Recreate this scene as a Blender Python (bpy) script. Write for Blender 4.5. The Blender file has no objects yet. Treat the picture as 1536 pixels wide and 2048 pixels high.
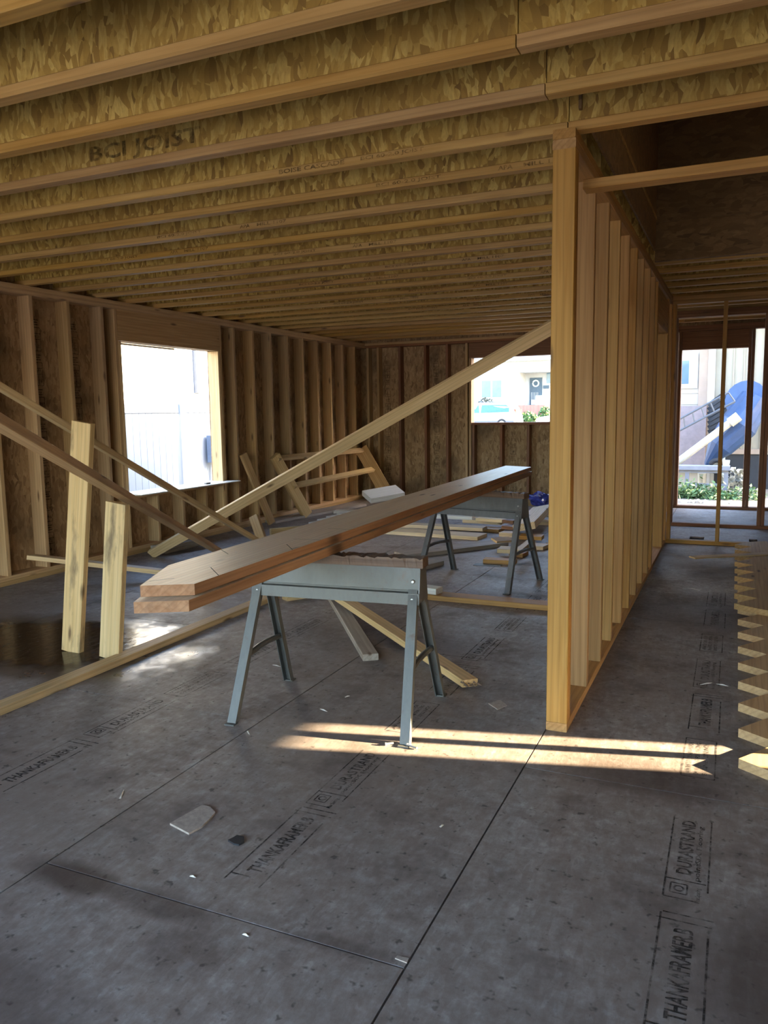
import bpy, bmesh, math, random
from mathutils import Vector, Matrix
random.seed(7)
SC = bpy.context.scene
COL = SC.collection

# ------------------------------------------------------------------ camera
F, YAW, PIT, ROL, H = 1571.8, .4203, .126, -.015, 1.3736
fw = Vector((-math.sin(YAW)*math.cos(PIT), math.cos(YAW)*math.cos(PIT), -math.sin(PIT)))
rt0 = Vector((math.cos(YAW), math.sin(YAW), 0)); up0 = rt0.cross(fw)
RT = rt0*math.cos(ROL) + up0*math.sin(ROL)
UP = -rt0*math.sin(ROL) + up0*math.cos(ROL)
CAM = Vector((0, 0, H))
cd = bpy.data.cameras.new('camera'); cam = bpy.data.objects.new('camera', cd); COL.objects.link(cam)
cam.matrix_world = Matrix(((RT.x, UP.x, -fw.x, 0), (RT.y, UP.y, -fw.y, 0), (RT.z, UP.z, -fw.z, H), (0, 0, 0, 1)))
cd.sensor_fit = 'VERTICAL'; cd.sensor_height = 24; cd.lens = 24*F/2048; cd.clip_start = .05; cd.clip_end = 500
SC.camera = cam

# ------------------------------------------------------------------ light
SUN_EL = math.radians(12.5); SUN_K = .248            # ground slope dY/dX of the sun's rays
sdir = Vector((1, SUN_K, 0)).normalized()*math.cos(SUN_EL) + Vector((0, 0, math.sin(SUN_EL)))
w = bpy.data.worlds.new('sky'); SC.world = w; w.use_nodes = True
nt = w.node_tree; nt.nodes.clear()
sky = nt.nodes.new('ShaderNodeTexSky'); sky.sky_type = 'NISHITA'; sky.sun_disc = False
sky.sun_elevation = math.radians(28); sky.sun_rotation = math.atan2(sdir.x, sdir.y)
sky.air_density = 1.0; sky.dust_density = 1.5; sky.ozone_density = 1.0
bgn = nt.nodes.new('ShaderNodeBackground'); bgn.inputs['Strength'].default_value = .95
wo = nt.nodes.new('ShaderNodeOutputWorld')
nt.links.new(sky.outputs[0], bgn.inputs[0]); nt.links.new(bgn.outputs[0], wo.inputs[0])
sl = bpy.data.lights.new('sun', 'SUN'); sl.energy = 30; sl.angle = math.radians(.53); sl.color = (1, .80, .52)
so = bpy.data.objects.new('sun', sl); COL.objects.link(so)
so.rotation_euler = sdir.to_track_quat('Z', 'Y').to_euler(); so.location = (20, 5, 12)
vs = SC.view_settings
vs.view_transform = 'Standard'; vs.look = 'None'; vs.gamma = 1; vs.exposure = 1.58; vs.use_curve_mapping = False

# ------------------------------------------------------------------ pixel helpers (photo pixel -> direction; the plane it touches gives the distance)
def at(x, y, axis, val):
    d = RT*((x-768)/F) + UP*(-(y-1024)/F) + fw
    return CAM + d*((val-CAM[axis])/d[axis])
def fl(x, y, z=0.0): return at(x, y, 2, z)

# ------------------------------------------------------------------ object helpers
def link(o, parent=None):
    COL.objects.link(o)
    if parent is not None: o.parent = parent
    return o
def empty(name, loc=(0, 0, 0), rz=0, parent=None):
    o = bpy.data.objects.new(name, None); o.location = loc; o.rotation_euler = (0, 0, rz); o.empty_display_size = .1
    return link(o, parent)
def tag(o, label, cat, group=None):
    o['label'] = label; o['category'] = cat
    if group: o['group'] = group
    return o
def struct(o, label=None):
    o['kind'] = 'structure'
    if label: o['label'] = label
    return o
def pyd(name, v, f, mat, parent=None, smooth=False):
    m = bpy.data.meshes.new(name); m.from_pydata([tuple(p) for p in v], [], f); m.update()
    m.materials.append(mat)
    if smooth: m.shade_smooth()
    return link(bpy.data.objects.new(name, m), parent)
def box(name, a, b, mat, parent=None):
    x0, y0, z0 = (min(a[i], b[i]) for i in range(3)); x1, y1, z1 = (max(a[i], b[i]) for i in range(3))
    v = [(x0,y0,z0),(x1,y0,z0),(x1,y1,z0),(x0,y1,z0),(x0,y0,z1),(x1,y0,z1),(x1,y1,z1),(x0,y1,z1)]
    f = [(3,2,1,0),(4,5,6,7),(0,1,5,4),(1,2,6,5),(2,3,7,6),(3,0,4,7)]
    return pyd(name, v, f, mat, parent)
_bm = {}
def beam_mesh(L, wd, t, mat, ch=.0025):
    k = (round(L, 4), round(wd, 4), round(t, 4), mat.name)
    if k in _bm: return _bm[k]
    a, b = wd/2, t/2; c = min(ch, b*.5)
    s = [(-a+c,-b),(a-c,-b),(a,-b+c),(a,b-c),(a-c,b),(-a+c,b),(-a,b-c),(-a,-b+c)]
    v = [(-L/2, y, z) for y, z in s] + [(L/2, y, z) for y, z in s]
    f = [(i, i+8, (i+1) % 8+8, (i+1) % 8)[::-1] for i in range(8)] + [tuple(range(8))[::-1], tuple(range(8, 16))]
    f = [tuple(q) for q in f]
    m = bpy.data.meshes.new('board'); m.from_pydata(v, [], f); m.update(); m.materials.append(mat)
    bm = bmesh.new(); bm.from_mesh(m); bmesh.ops.recalc_face_normals(bm, faces=bm.faces); bm.to_mesh(m); bm.free()
    _bm[k] = m; return m
def frame(p0, p1, hint):
    """axes of a board: x along it, z nearest to hint (the normal of its wide face)"""
    p0, p1 = Vector(p0), Vector(p1); x = (p1-p0).normalized(); h = Vector(hint)
    z = (h - x*h.dot(x)).normalized(); y = z.cross(x); c = (p0+p1)/2
    return Matrix(((x.x,y.x,z.x,c.x),(x.y,y.y,z.y,c.y),(x.z,y.z,z.z,c.z),(0,0,0,1))), (p1-p0).length
def lumber(name, p0, p1, wd, t, hint, mat, parent=None):
    """a board whose centre line runs p0-p1, wd wide, t thick, wide face normal ~ hint; local x is its grain"""
    M, L = frame(p0, p1, hint)
    o = bpy.data.objects.new(name, beam_mesh(L, wd, t, mat)); link(o, parent)
    if parent is not None:
        o.matrix_parent_inverse = Matrix.Identity(4); o.matrix_basis = M
    else: o.matrix_world = M
    return o
def prism(name, poly, z0, z1, mat, parent=None):
    n = len(poly)
    v = [(x, y, z0) for x, y in poly] + [(x, y, z1) for x, y in poly]
    f = [tuple(range(n))[::-1], tuple(range(n, 2*n))] + [(i, (i+1) % n, (i+1) % n+n, i+n) for i in range(n)]
    return pyd(name, v, f, mat, parent)
def tube(name, pts, r, mat, parent=None, n=10):
    v, f = [], []; P = [Vector(p) for p in pts]; rs = r if isinstance(r, (list, tuple)) else [r]*len(P)
    for i, p in enumerate(P):
        d = (P[min(i+1, len(P)-1)] - P[max(i-1, 0)]).normalized()
        a = d.cross(Vector((0, 0, 1))); a = a.normalized() if a.length > 1e-4 else Vector((1, 0, 0)); b = d.cross(a)
        for k in range(n):
            t = 2*math.pi*k/n; v.append(p + (a*math.cos(t)+b*math.sin(t))*rs[i])
    for i in range(len(P)-1):
        for k in range(n): f.append((i*n+k, i*n+(k+1) % n, (i+1)*n+(k+1) % n, (i+1)*n+k))
    f += [tuple(range(n))[::-1], tuple(range((len(P)-1)*n, len(P)*n))]
    return pyd(name, v, f, mat, parent, smooth=False)

# ------------------------------------------------------------------ materials
class MT:
    def __init__(s, name):
        s.m = bpy.data.materials.new(name); s.m.use_nodes = True; s.t = s.m.node_tree; s.t.nodes.clear()
        s.out = s.n('ShaderNodeOutputMaterial'); s.b = s.n('ShaderNodeBsdfPrincipled'); s.l(s.b.outputs[0], s.out.inputs[0])
    def n(s, k, **kw):
        d = s.t.nodes.new(k)
        for a, v in kw.items(): setattr(d, a, v)
        return d
    def l(s, a, b): s.t.links.new(a, b)
    def val(s, sock, v):
        if hasattr(v, 'is_output'): s.l(v, sock)
        else: sock.default_value = v
    def math(s, op, a, b=0.0, c=None):
        d = s.n('ShaderNodeMath', operation=op); s.val(d.inputs[0], a); s.val(d.inputs[1], b)
        if c is not None: s.val(d.inputs[2], c)
        return d.outputs[0]
    def vmath(s, op, a, b):
        d = s.n('ShaderNodeVectorMath', operation=op); s.val(d.inputs[0], a); s.val(d.inputs[1], b); return d.outputs[0]
    def mix(s, f, a, b, bt='MIX'):
        d = s.n('ShaderNodeMix', data_type='RGBA', blend_type=bt, clamp_factor=True)
        s.val(d.inputs[0], f); s.val(d.inputs[6], (*a, 1) if isinstance(a, tuple) and len(a) == 3 else a); s.val(d.inputs[7], (*b, 1) if isinstance(b, tuple) and len(b) == 3 else b)
        return d.outputs[2]
    def ramp(s, f, stops):
        d = s.n('ShaderNodeValToRGB'); s.l(f, d.inputs[0]); e = d.color_ramp.elements
        while len(e) > 1: e.remove(e[-1])
        e[0].position = stops[0][0]; e[0].color = (*stops[0][1], 1) if len(stops[0][1]) == 3 else stops[0][1]
        for p, c in stops[1:]: k = e.new(p); k.color = (*c, 1)
        return d.outputs[0]
    def gray(s, f, lo, hi, a=0.0, b=1.0):
        d = s.n('ShaderNodeMapRange'); d.clamp = True
        for i, v in zip(range(5), (f, lo, hi, a, b)): s.val(d.inputs[i], v)
        return d.outputs[0]
    def noise(s, vec, scale, detail=3, rough=.55, dist=0.0, out=0):
        d = s.n('ShaderNodeTexNoise'); s.l(vec, d.inputs['Vector']); d.inputs['Scale'].default_value = scale
        d.inputs['Detail'].default_value = detail; d.inputs['Roughness'].default_value = rough; d.inputs['Distortion'].default_value = dist
        return d.outputs[out]
    def voro(s, vec, scale, out='Color', feature='F1'):
        d = s.n('ShaderNodeTexVoronoi', feature=feature); s.l(vec, d.inputs['Vector']); d.inputs['Scale'].default_value = scale
        return d.outputs[out]
    def mapv(s, vec, scale=(1,1,1), rot=(0,0,0), loc=(0,0,0)):
        d = s.n('ShaderNodeMapping'); s.l(vec, d.inputs[0]); d.inputs['Scale'].default_value = scale; d.inputs['Rotation'].default_value = rot; d.inputs['Location'].default_value = loc
        return d.outputs[0]
    def co(s, rnd=True):
        tc = s.n('ShaderNodeTexCoord').outputs['Object']
        if not rnd: return tc
        oi = s.n('ShaderNodeObjectInfo'); s.rnd = oi.outputs['Random']
        cb = s.n('ShaderNodeCombineXYZ'); k = s.math('MULTIPLY', s.rnd, 37.0)
        for i in range(3): s.l(k, cb.inputs[i])
        return s.vmath('ADD', tc, cb.outputs[0])
    def bump(s, h, strength=.3, dist=.002):
        d = s.n('ShaderNodeBump'); d.inputs['Strength'].default_value = strength; d.inputs['Distance'].default_value = dist
        s.l(h, d.inputs['Height']); s.l(d.outputs[0], s.b.inputs['Normal'])
    def col(s, c): s.val(s.b.inputs['Base Color'], (*c, 1) if isinstance(c, tuple) else c)
    def rough(s, r): s.val(s.b.inputs['Roughness'], r)

def mat_wood(name, light, dark, knot=(.10, .045, .015), vary=.35, rough=.62, stain=0.0, red=0.0):
    s = MT(name); v = s.co()
    g = s.noise(s.mapv(v, (1.2, 26, 26)), 1.6, 2, .6, .5)
    rings = s.n('ShaderNodeTexWave', wave_type='RINGS', rings_direction='X', wave_profile='SAW')
    s.l(s.mapv(v, (.10, 1, 1), loc=(0, .13, .31)), rings.inputs[0]); rings.inputs['Scale'].default_value = 16; rings.inputs['Distortion'].default_value = 3.0
    rings.inputs['Detail'].default_value = 1; rings.inputs['Detail Scale'].default_value = .8
    c = s.mix(s.gray(g, .3, .7), dark, light)
    c = s.mix(s.math('MULTIPLY', s.gray(rings.outputs[1], .55, 1.0), .38), c, tuple(x*.62 for x in dark))
    # per-board tint
    br = s.gray(s.rnd, 0, 1, 1-vary, 1+vary*.35)
    hs = s.n('ShaderNodeHueSaturation'); s.l(c, hs.inputs['Color']); s.l(br, hs.inputs['Value'])
    s.l(s.gray(s.math('FRACT', s.math('MULTIPLY', s.rnd, 17.3)), 0, 1, 1.0, 1.14), hs.inputs['Saturation'])
    s.l(s.gray(s.math('FRACT', s.math('MULTIPLY', s.rnd, 7.7)), 0, 1, .497, .504), hs.inputs['Hue'])
    c = hs.outputs[0]
    kd = s.voro(s.mapv(v, (1.5, 6.0, 6.0)), 1.35, 'Distance')
    c = s.mix(s.gray(kd, .05, .13, .85, 0), c, knot)
    if stain:
        st = s.noise(s.mapv(v, (2.2, 9, 9)), 1.0, 5, .62)
        c = s.mix(s.gray(st, .56, .70, 0, stain), c, (.07, .05, .035))
    s.col(c); s.rough(rough); return s.m

def mat_osb(name, cols, axis='z', scale=1.0, rough=.72, dirt=.0, vary=.12, bump=.3):
    """pressed strand board: long flakes in two crossing directions"""
    s = MT(name); v = s.co(); dst = s.noise(v, 6.0, 1, .5, 0, 1)
    v = s.vmath('ADD', v, s.vmath('MULTIPLY', s.vmath('SUBTRACT', dst, (.5, .5, .5)), (.07, .07, .07)))
    lng = {'x': (15, 42, 42), 'y': (42, 15, 42), 'z': (42, 42, 15)}[axis]
    lay = [s.n('ShaderNodeSeparateColor') for _ in range(2)]
    for n_, r_ in zip(lay, ((.75, .7, .5), (-.8, -.75, -.6))): s.l(s.voro(s.mapv(v, tuple(k*scale for k in lng), r_), 1.0), n_.inputs[0])
    a = s.math('GREATER_THAN', lay[0].outputs[1], .5)
    m1 = s.n('ShaderNodeMix', data_type='FLOAT'); s.l(a, m1.inputs[0]); s.l(lay[0].outputs[0], m1.inputs[2]); s.l(lay[1].outputs[0], m1.inputs[3])
    f = m1.outputs[0]
    c = s.ramp(f, [(0.0, tuple((p+q)/2 for p, q in zip(cols[0], cols[1]))), (.08, cols[1]), (.5, cols[2]), (1.0, cols[3])])
    g = s.noise(s.mapv(v, tuple(k*1.5 for k in lng), (.3, .2, .2)), 1.6, 2, .6)
    c = s.mix(s.gray(g, .35, .75, 0, .5), c, cols[1])
    c = s.mix(s.gray(g, .70, .78, 0, .6), c, cols[0])
    big = s.noise(v, 2.2, 2, .6)
    c = s.mix(s.gray(big, .40, .72, 0, .5), c, cols[1])
    if dirt: c = s.mix(s.gray(big, .52, .66, 0, dirt), c, (.045, .026, .014))
    hs = s.n('ShaderNodeHueSaturation'); s.l(c, hs.inputs['Color']); s.l(s.gray(s.rnd, 0, 1, 1-vary, 1+vary), hs.inputs['Value'])
    s.col(hs.outputs[0]); s.rough(rough); return s.m

def mat_plain(name, c, rough=.6, metal=0.0, var=.12, scale=8, bump=0.0):
    s = MT(name); v = s.co(); n = s.noise(v, scale, 4, .6)
    s.col(s.mix(s.gray(n, .3, .7), tuple(x*(1-var) for x in c), tuple(min(1, x*(1+var)) for x in c)))
    s.rough(rough); s.b.inputs['Metallic'].default_value = metal
    if bump: s.bump(n, bump, .002)
    return s.m

def mat_floor():
    s = MT('weathered_subfloor'); v = s.n('ShaderNodeNewGeometry').outputs['Position']
    oi = s.n('ShaderNodeObjectInfo').outputs['Random']
    d = s.noise(v, 4.0, 3, .5, 0, 1)
    vd = s.vmath('ADD', v, s.vmath('MULTIPLY', s.vmath('SUBTRACT', d, (.5, .5, .5)), (.06, .06, 0)))
    sep = [s.n('ShaderNodeSeparateColor') for _ in range(2)]
    for n_, r_, sc in zip(sep, (.35, 1.9), ((70, 20, 1), (46, 10, 1))):
        s.l(s.voro(s.mapv(vd, sc, (0, 0, r_)), 1.0), n_.inputs[0])
    m1 = s.n('ShaderNodeMix', data_type='FLOAT'); s.l(s.math('GREATER_THAN', sep[0].outputs[1], .55), m1.inputs[0]); s.l(sep[0].outputs[0], m1.inputs[2]); s.l(sep[1].outputs[0], m1.inputs[3])
    f = m1.outputs[0]
    c = s.ramp(f, [(0, (.312, .268, .240)), (.5, (.360, .315, .285)), (1, (.405, .358, .326))])
    c = s.mix(s.math('MULTIPLY', s.math('GREATER_THAN', sep[1].outputs[2], .97), .4), c, (.46, .44, .41))       # pale loose flakes
    fine = s.noise(s.mapv(v, (60, 22, 1), (0, 0, .6)), 1.0, 3, .65)
    c = s.mix(s.gray(fine, .35, .75, 0, .4), c, (.165, .135, .120))
    iso = s.noise(v, 17, 4, .7); c = s.mix(s.gray(iso, .36, .66, 0, .75), c, (.188, .144, .120))
    c = s.mix(s.gray(iso, .30, .42, .5, 0), c, (.42, .40, .385))
    # broad tone: grey weathering against browner patches
    big = s.noise(v, .9, 2, .6); c = s.mix(s.gray(big, .42, .66, 0, .75), c, (.215, .172, .146))
    mid = s.noise(v, 3.1, 4, .7); c = s.mix(s.gray(mid, .52, .68, 0, .62), c, (.120, .088, .070))
    spk = s.noise(v, 26, 2, .7); c = s.mix(s.gray(spk, .62, .72, 0, .7), c, (.035, .026, .022))
    # water-stained ring round the puddle at the foot of the two props
    dx = s.n('ShaderNodeSeparateXYZ'); s.l(vd, dx.inputs[0])
    def ell(cx, cy, rx, ry):
        a = s.math('DIVIDE', s.math('SUBTRACT', dx.outputs[0], cx), rx); b = s.math('DIVIDE', s.math('SUBTRACT', dx.outputs[1], cy), ry)
        return s.math('ADD', s.math('SQRT', s.math('ADD', s.math('POWER', s.math('ABSOLUTE', a), 2), s.math('POWER', s.math('ABSOLUTE', b), 2))), s.math('MULTIPLY', s.math('SUBTRACT', mid, .5), .9))
    wet = s.gray(ell(-3.75, 3.45, 1.05, .62), .80, 1.10, 1, 0)
    c = s.mix(s.math('MULTIPLY', wet, .75), c, (.030, .020, .015))
    # damp brown stains: in the hall, by the joint near the stringers, right foreground corner
    for cx, cy, rx, ry, k in ((-.15, 5.6, .62, .55, .55), (-.25, 2.95, .36, .20, .62), (.16, 1.95, .20, .35, .6), (-1.9, 4.3, .7, .35, .45), (-1.75, 1.15, .5, .22, .5), (-1.78, 1.63, .22, .07, .75), (-1.42, 1.62, .22, .06, .6), (-1.25, 1.50, .14, .10, .4), (-.9, 1.66, .18, .04, .5), (.0, 7.3, .5, .5, .3)):
        c = s.mix(s.gray(ell(cx, cy, rx, ry), .5, 1.1, k, 0), c, (.060, .036, .026))
    hs = s.n('ShaderNodeHueSaturation'); s.l(c, hs.inputs['Color']); s.l(s.gray(oi, 0, 1, .92, 1.08), hs.inputs['Value'])
    s.col(hs.outputs[0])
    s.rough(s.math('SUBTRACT', s.gray(mid, .3, .7, .50, .72), s.math('MULTIPLY', wet, .28)))
    s.bump(fine, .45, .0018); return s.m

def mat_ink(name, c=(.018, .016, .016), lo=.42, hi=.60, mx=.85):
    s = MT(name); v = s.n('ShaderNodeNewGeometry').outputs['Position']
    n = s.noise(v, 38, 4, .7); n2 = s.noise(v, 5, 3, .6)
    a = s.gray(s.math('ADD', s.math('MULTIPLY', n, .6), s.math('MULTIPLY', n2, .4)), lo, hi, mx, .12)
    s.col(c); s.rough(.8); tr = s.n('ShaderNodeBsdfTransparent'); mx_ = s.n('ShaderNodeMixShader')
    s.l(a, mx_.inputs[0]); s.l(tr.outputs[0], mx_.inputs[1]); s.l(s.b.outputs[0], mx_.inputs[2]); s.l(mx_.outputs[0], s.out.inputs[0]); return s.m

def mat_steel(name, c=(.17, .172, .158), rust=.5):
    s = MT(name); v = s.co()
    n = s.noise(s.mapv(v, (6, 6, 2)), 2.0, 5, .65); n2 = s.noise(v, 14, 5, .7)
    k = s.mix(s.gray(n, .3, .7), tuple(x*.6 for x in c), c)
    k = s.mix(s.gray(n2, .58, .70, 0, rust), k, (.12, .06, .03))
    s.col(k); s.b.inputs['Metallic'].default_value = .35; s.rough(s.gray(n, .3, .7, .42, .62)); return s.m

M = {}
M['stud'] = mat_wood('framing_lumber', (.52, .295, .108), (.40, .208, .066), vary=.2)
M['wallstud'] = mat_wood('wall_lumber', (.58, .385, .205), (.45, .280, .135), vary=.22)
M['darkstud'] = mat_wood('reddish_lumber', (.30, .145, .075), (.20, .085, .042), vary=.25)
M['pale'] = mat_wood('pale_lumber', (.72, .52, .28), (.58, .39, .19), vary=.2)
M['prop'] = mat_wood('stained_pale_lumber', (.74, .53, .27), (.60, .40, .18), vary=.1, stain=.7)
M['grey'] = mat_wood('greyed_lumber', (.42, .36, .30), (.30, .25, .20), vary=.2, stain=.3)
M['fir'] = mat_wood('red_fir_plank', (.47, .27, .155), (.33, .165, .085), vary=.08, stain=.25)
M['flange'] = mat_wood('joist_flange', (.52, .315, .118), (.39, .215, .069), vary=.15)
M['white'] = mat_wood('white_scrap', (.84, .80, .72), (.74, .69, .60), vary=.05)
M['plankface'] = mat_wood('weathered_sheen_plank_face', (.93, .78, .62), (.83, .66, .50), vary=.03, stain=.12, rough=.45)  # weathered tan face, paled further to stand in for window sheen
M['worn'] = mat_wood('worn_horse_top', (.26, .17, .12), (.14, .085, .06), vary=.1, stain=.8)
M['web'] = mat_osb('joist_web_board', [(.11, .050, .009), (.31, .172, .030), (.50, .305, .060), (.72, .50, .14)], 'z', 1.15)
M['sheath'] = mat_osb('wall_sheathing_board', [(.10, .048, .018), (.26, .150, .065), (.38, .235, .112), (.48, .32, .17)], 'z', .9, dirt=.45)
M['deck'] = mat_osb('deck_board', [(.10, .055, .015), (.26, .15, .045), (.36, .225, .075), (.45, .30, .11)], 'x', .8)
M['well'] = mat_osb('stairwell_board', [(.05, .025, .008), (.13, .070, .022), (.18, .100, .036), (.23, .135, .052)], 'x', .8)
M['floor'] = mat_floor()
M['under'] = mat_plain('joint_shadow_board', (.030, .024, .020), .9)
M['ink'] = mat_ink('stamp_ink')
M['inkf'] = mat_ink('faint_stamp_ink', (.045, .028, .012), .36, .62, .8)
M['pencil'] = mat_plain('pencil_line', (.03, .025, .02), .8)
M['steel'] = mat_steel('galvanised_steel')
M['steeld'] = mat_steel('dark_galvanised_steel', (.20, .205, .21), .6)
M['rivet'] = mat_plain('rivet_steel', (.6, .6, .58), .35, .8)

# ------------------------------------------------------------------ printed lettering
_tx = {}
def text_mesh(s, mat):
    k = (s, mat.name)
    if k not in _tx:
        c = bpy.data.curves.new('t', 'FONT'); c.body = s; c.size = 1; c.resolution_u = 2; c.offset = .022
        o = bpy.data.objects.new('t', c); COL.objects.link(o); dg = bpy.context.evaluated_depsgraph_get()
        m = bpy.data.meshes.new_from_object(o.evaluated_get(dg)); bpy.data.objects.remove(o)
        xs = [v.co.x for v in m.vertices]; ys = [v.co.y for v in m.vertices]; x0, x1, y0, y1 = min(xs), max(xs), min(ys), max(ys)
        for v in m.vertices: v.co = ((v.co.x-x0)/(x1-x0), (v.co.y-y0)/(y1-y0), 0)
        m.materials.clear(); m.materials.append(mat); _tx[k] = m
    return _tx[k]
def text(s, org, ux, uy, mat, parent, name='printed_text'):
    """lettering filling the parallelogram org, ux (reading direction), uy (letter height)"""
    o = bpy.data.objects.new(name, text_mesh(s, mat)); link(o, parent)
    ux, uy = Vector(ux), Vector(uy); n = ux.cross(uy).normalized(); g = Vector(org)
    o.matrix_basis = Matrix(((ux.x,uy.x,n.x,g.x),(ux.y,uy.y,n.y,g.y),(ux.z,uy.z,n.z,g.z),(0,0,0,1))); return o
def rules(segs, org, ux, uy, th, mat, parent, name='printed_border'):
    """ink bars: segs are (u0,v0,u1,v1) in the plane spanned by unit vectors ux, uy"""
    v, f = [], []; ux, uy, g = Vector(ux), Vector(uy), Vector(org)
    for (a, b, c, d) in segs:
        e = Vector((c-a, d-b)); e = e.normalized(); p = Vector((-e.y, e.x))*th/2; k = len(v)
        for q in ((a+p.x, b+p.y), (a-p.x, b-p.y), (c-p.x, d-p.y), (c+p.x, d+p.y)): v.append(g + ux*q[0] + uy*q[1])
        f.append((k, k+1, k+2, k+3))
    return pyd(name, v, f, mat, parent)

# ================================================================== SETTING
XL, XP, YP, YB, ZT = -5.444, -.702, 3.255, 11.525, 2.467
XR, YN = 3.3, -2.0                                    # right outside wall, open near end behind the camera
XPR = XP+.089
S16 = .4064

# ---- floor: weathered sheets on a dark base, open joints between them
floor = struct(empty('floor'), 'grey weathered strand-board subfloor in large sheets')
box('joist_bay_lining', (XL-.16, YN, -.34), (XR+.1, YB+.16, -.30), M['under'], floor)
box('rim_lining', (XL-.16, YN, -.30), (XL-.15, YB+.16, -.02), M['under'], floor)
HOLES = [(-.405, -.262, 8.76, 8.98), (.17, .25, 8.80, 8.98)]
def panel(x0, x1, y0, y1):
    hs = [h for h in HOLES if x0 < h[0] and h[1] < x1 and y0 < h[2] and h[3] < y1]
    if not hs: return box('floor_panel', (x0, y0, -.018), (x1, y1, 0), M['floor'], floor)
    h = hs[0]; xs = sorted({x0, x1, *[k for q in hs for k in q[:2]]}); ys = sorted({y0, y1, *[k for q in hs for k in q[2:]]})
    v = [(x, y, z) for z in (-.018, 0) for y in ys for x in xs]; nx, ny = len(xs), len(ys); f = []
    solid = lambda i, j: 0 <= i < nx-1 and 0 <= j < ny-1 and not any(q[0] <= (xs[i]+xs[i+1])/2 <= q[1] and q[2] <= (ys[j]+ys[j+1])/2 <= q[3] for q in hs)
    I = lambda i, j, k: k*nx*ny + j*nx + i
    for i in range(nx-1):
        for j in range(ny-1):
            if not solid(i, j): continue
            f.append((I(i,j,1), I(i+1,j,1), I(i+1,j+1,1), I(i,j+1,1))); f.append((I(i,j,0), I(i,j+1,0), I(i+1,j+1,0), I(i+1,j,0)))
            if not solid(i, j-1): f.append((I(i,j,0), I(i+1,j,0), I(i+1,j,1), I(i,j,1)))
            if not solid(i, j+1): f.append((I(i+1,j+1,0), I(i,j+1,0), I(i,j+1,1), I(i+1,j+1,1)))
            if not solid(i-1, j): f.append((I(i,j+1,0), I(i,j,0), I(i,j,1), I(i,j+1,1)))
            if not solid(i+1, j): f.append((I(i+1,j,0), I(i+1,j+1,0), I(i+1,j+1,1), I(i+1,j,1)))
    return pyd('floor_panel', v, f, M['floor'], floor)
G = .0028; panels = []
k0 = -5
for k in range(-5, 4):
    x0, x1 = XP+1.206*k, XP+1.206*(k+1); x0, x1 = max(x0, XL-.15), min(x1, XR+.1)
    if x1-x0 < .05: continue
    ph = 1.655 if k % 2 else 2.865
    y = ph - 2.438*3
    while y < YB+.15:
        a, b = max(y, YN), min(y+2.438, YB+.15)
        if b-a > .05: panels.append((panel(x0+G, x1-G, a+G, b-G), x0, x1, a, b))
        y += 2.438
def panel_at(x, y):
    for p, x0, x1, a, b in panels:
        if x0 <= x < x1 and a <= y < b: return p
Z1 = .0009
def stamp_name(xc, y0):                               # THANKAFRAMER box, read along +Y
    p = panel_at(xc, y0+.2)
    if not p: return
    text('THANKAFRAMER.B', (xc+.027, y0, Z1), (0, .345, 0), (-.050, 0, 0), M['ink'], p)
    rules([(-.06, -.062, -.06, .40), (.062, -.062, .062, .33), (-.07, .375, .07, .375), (-.055, .405, .075, .405), (-.06, -.025, .01, -.025)], (xc, y0, Z1), (1, 0, 0), (0, 1, 0), .0055, M['ink'], p)
def stamp_maker(xc, y0):                              # DURASTRAND box with the maker's square
    p = panel_at(xc, y0+.3)
    if not p: return
    text('DURASTRAND', (xc+.008, y0+.125, Z1), (0, .33, 0), (-.044, 0, 0), M['ink'], p)
    text('pointSIX Flooring', (xc+.036, y0+.10, Z1), (0, .33, 0), (-.021, 0, 0), M['ink'], p)
    text('Max Spacing', (xc+.040, y0-.01, Z1), (0, .075, 0), (-.018, 0, 0), M['ink'], p)
    rules([(-.062, -.005, -.062, .47), (.055, .05, .055, .47), (-.062, .09, .05, .09), (-.062, -.005, .03, -.005), (-.045, .02, -.045, .07), (.0, .02, .0, .07), (-.045, .02, .0, .02), (-.045, .07, .0, .07)], (xc, y0, Z1), (1, 0, 0), (0, 1, 0), .005, M['ink'], p)
    v, f = [], []
    for i in range(16):
        t = 2*math.pi*i/16
        v += [(xc-.022+.016*math.cos(t), y0+.045+.016*math.sin(t), Z1), (xc-.022+.010*math.cos(t), y0+.045+.010*math.sin(t), Z1)]
    f = [(2*i, (2*i+2) % 32, (2*i+3) % 32, 2*i+1) for i in range(16)]
    pyd('printed_mark', v, f, M['ink'], p)
def stamp_grade(xc, y0):                              # small grade block
    p = panel_at(xc, y0+.1)
    if not p: return
    text('APA RATED STURD-I-FLOOR', (xc-.03, y0, Z1), (0, .30, 0), (-.018, 0, 0), M['ink'], p)
    text('24 oc  SIZED FOR SPACING', (xc-.002, y0, Z1), (0, .30, 0), (-.018, 0, 0), M['ink'], p)
    text('EXPOSURE 1  23/32 INCH', (xc+.028, y0, Z1), (0, .30, 0), (-.018, 0, 0), M['ink'], p)
    rules([(-.062, -.03, -.062, .34), (.055, -.03, .055, .34), (-.062, -.03, .055, -.03), (-.062, .34, .055, .34)], (xc, y0, Z1), (1, 0, 0), (0, 1, 0), .005, M['ink'], p)
for xc in (-.078, -1.285, -2.49):
    stamp_name(xc, 1.735 if xc > -1 else 1.86 if xc > -2 else 2.0); stamp_maker(xc, 2.22 if xc > -1 else 2.30 if xc > -2 else 2.46)
    stamp_grade(xc, 3.05 if xc > -1 else 3.02); stamp_name(xc, 3.55); stamp_maker(xc-.005, 4.06)
    stamp_grade(xc, 4.72); stamp_name(xc, 5.3); stamp_maker(xc, 5.8)

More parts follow.
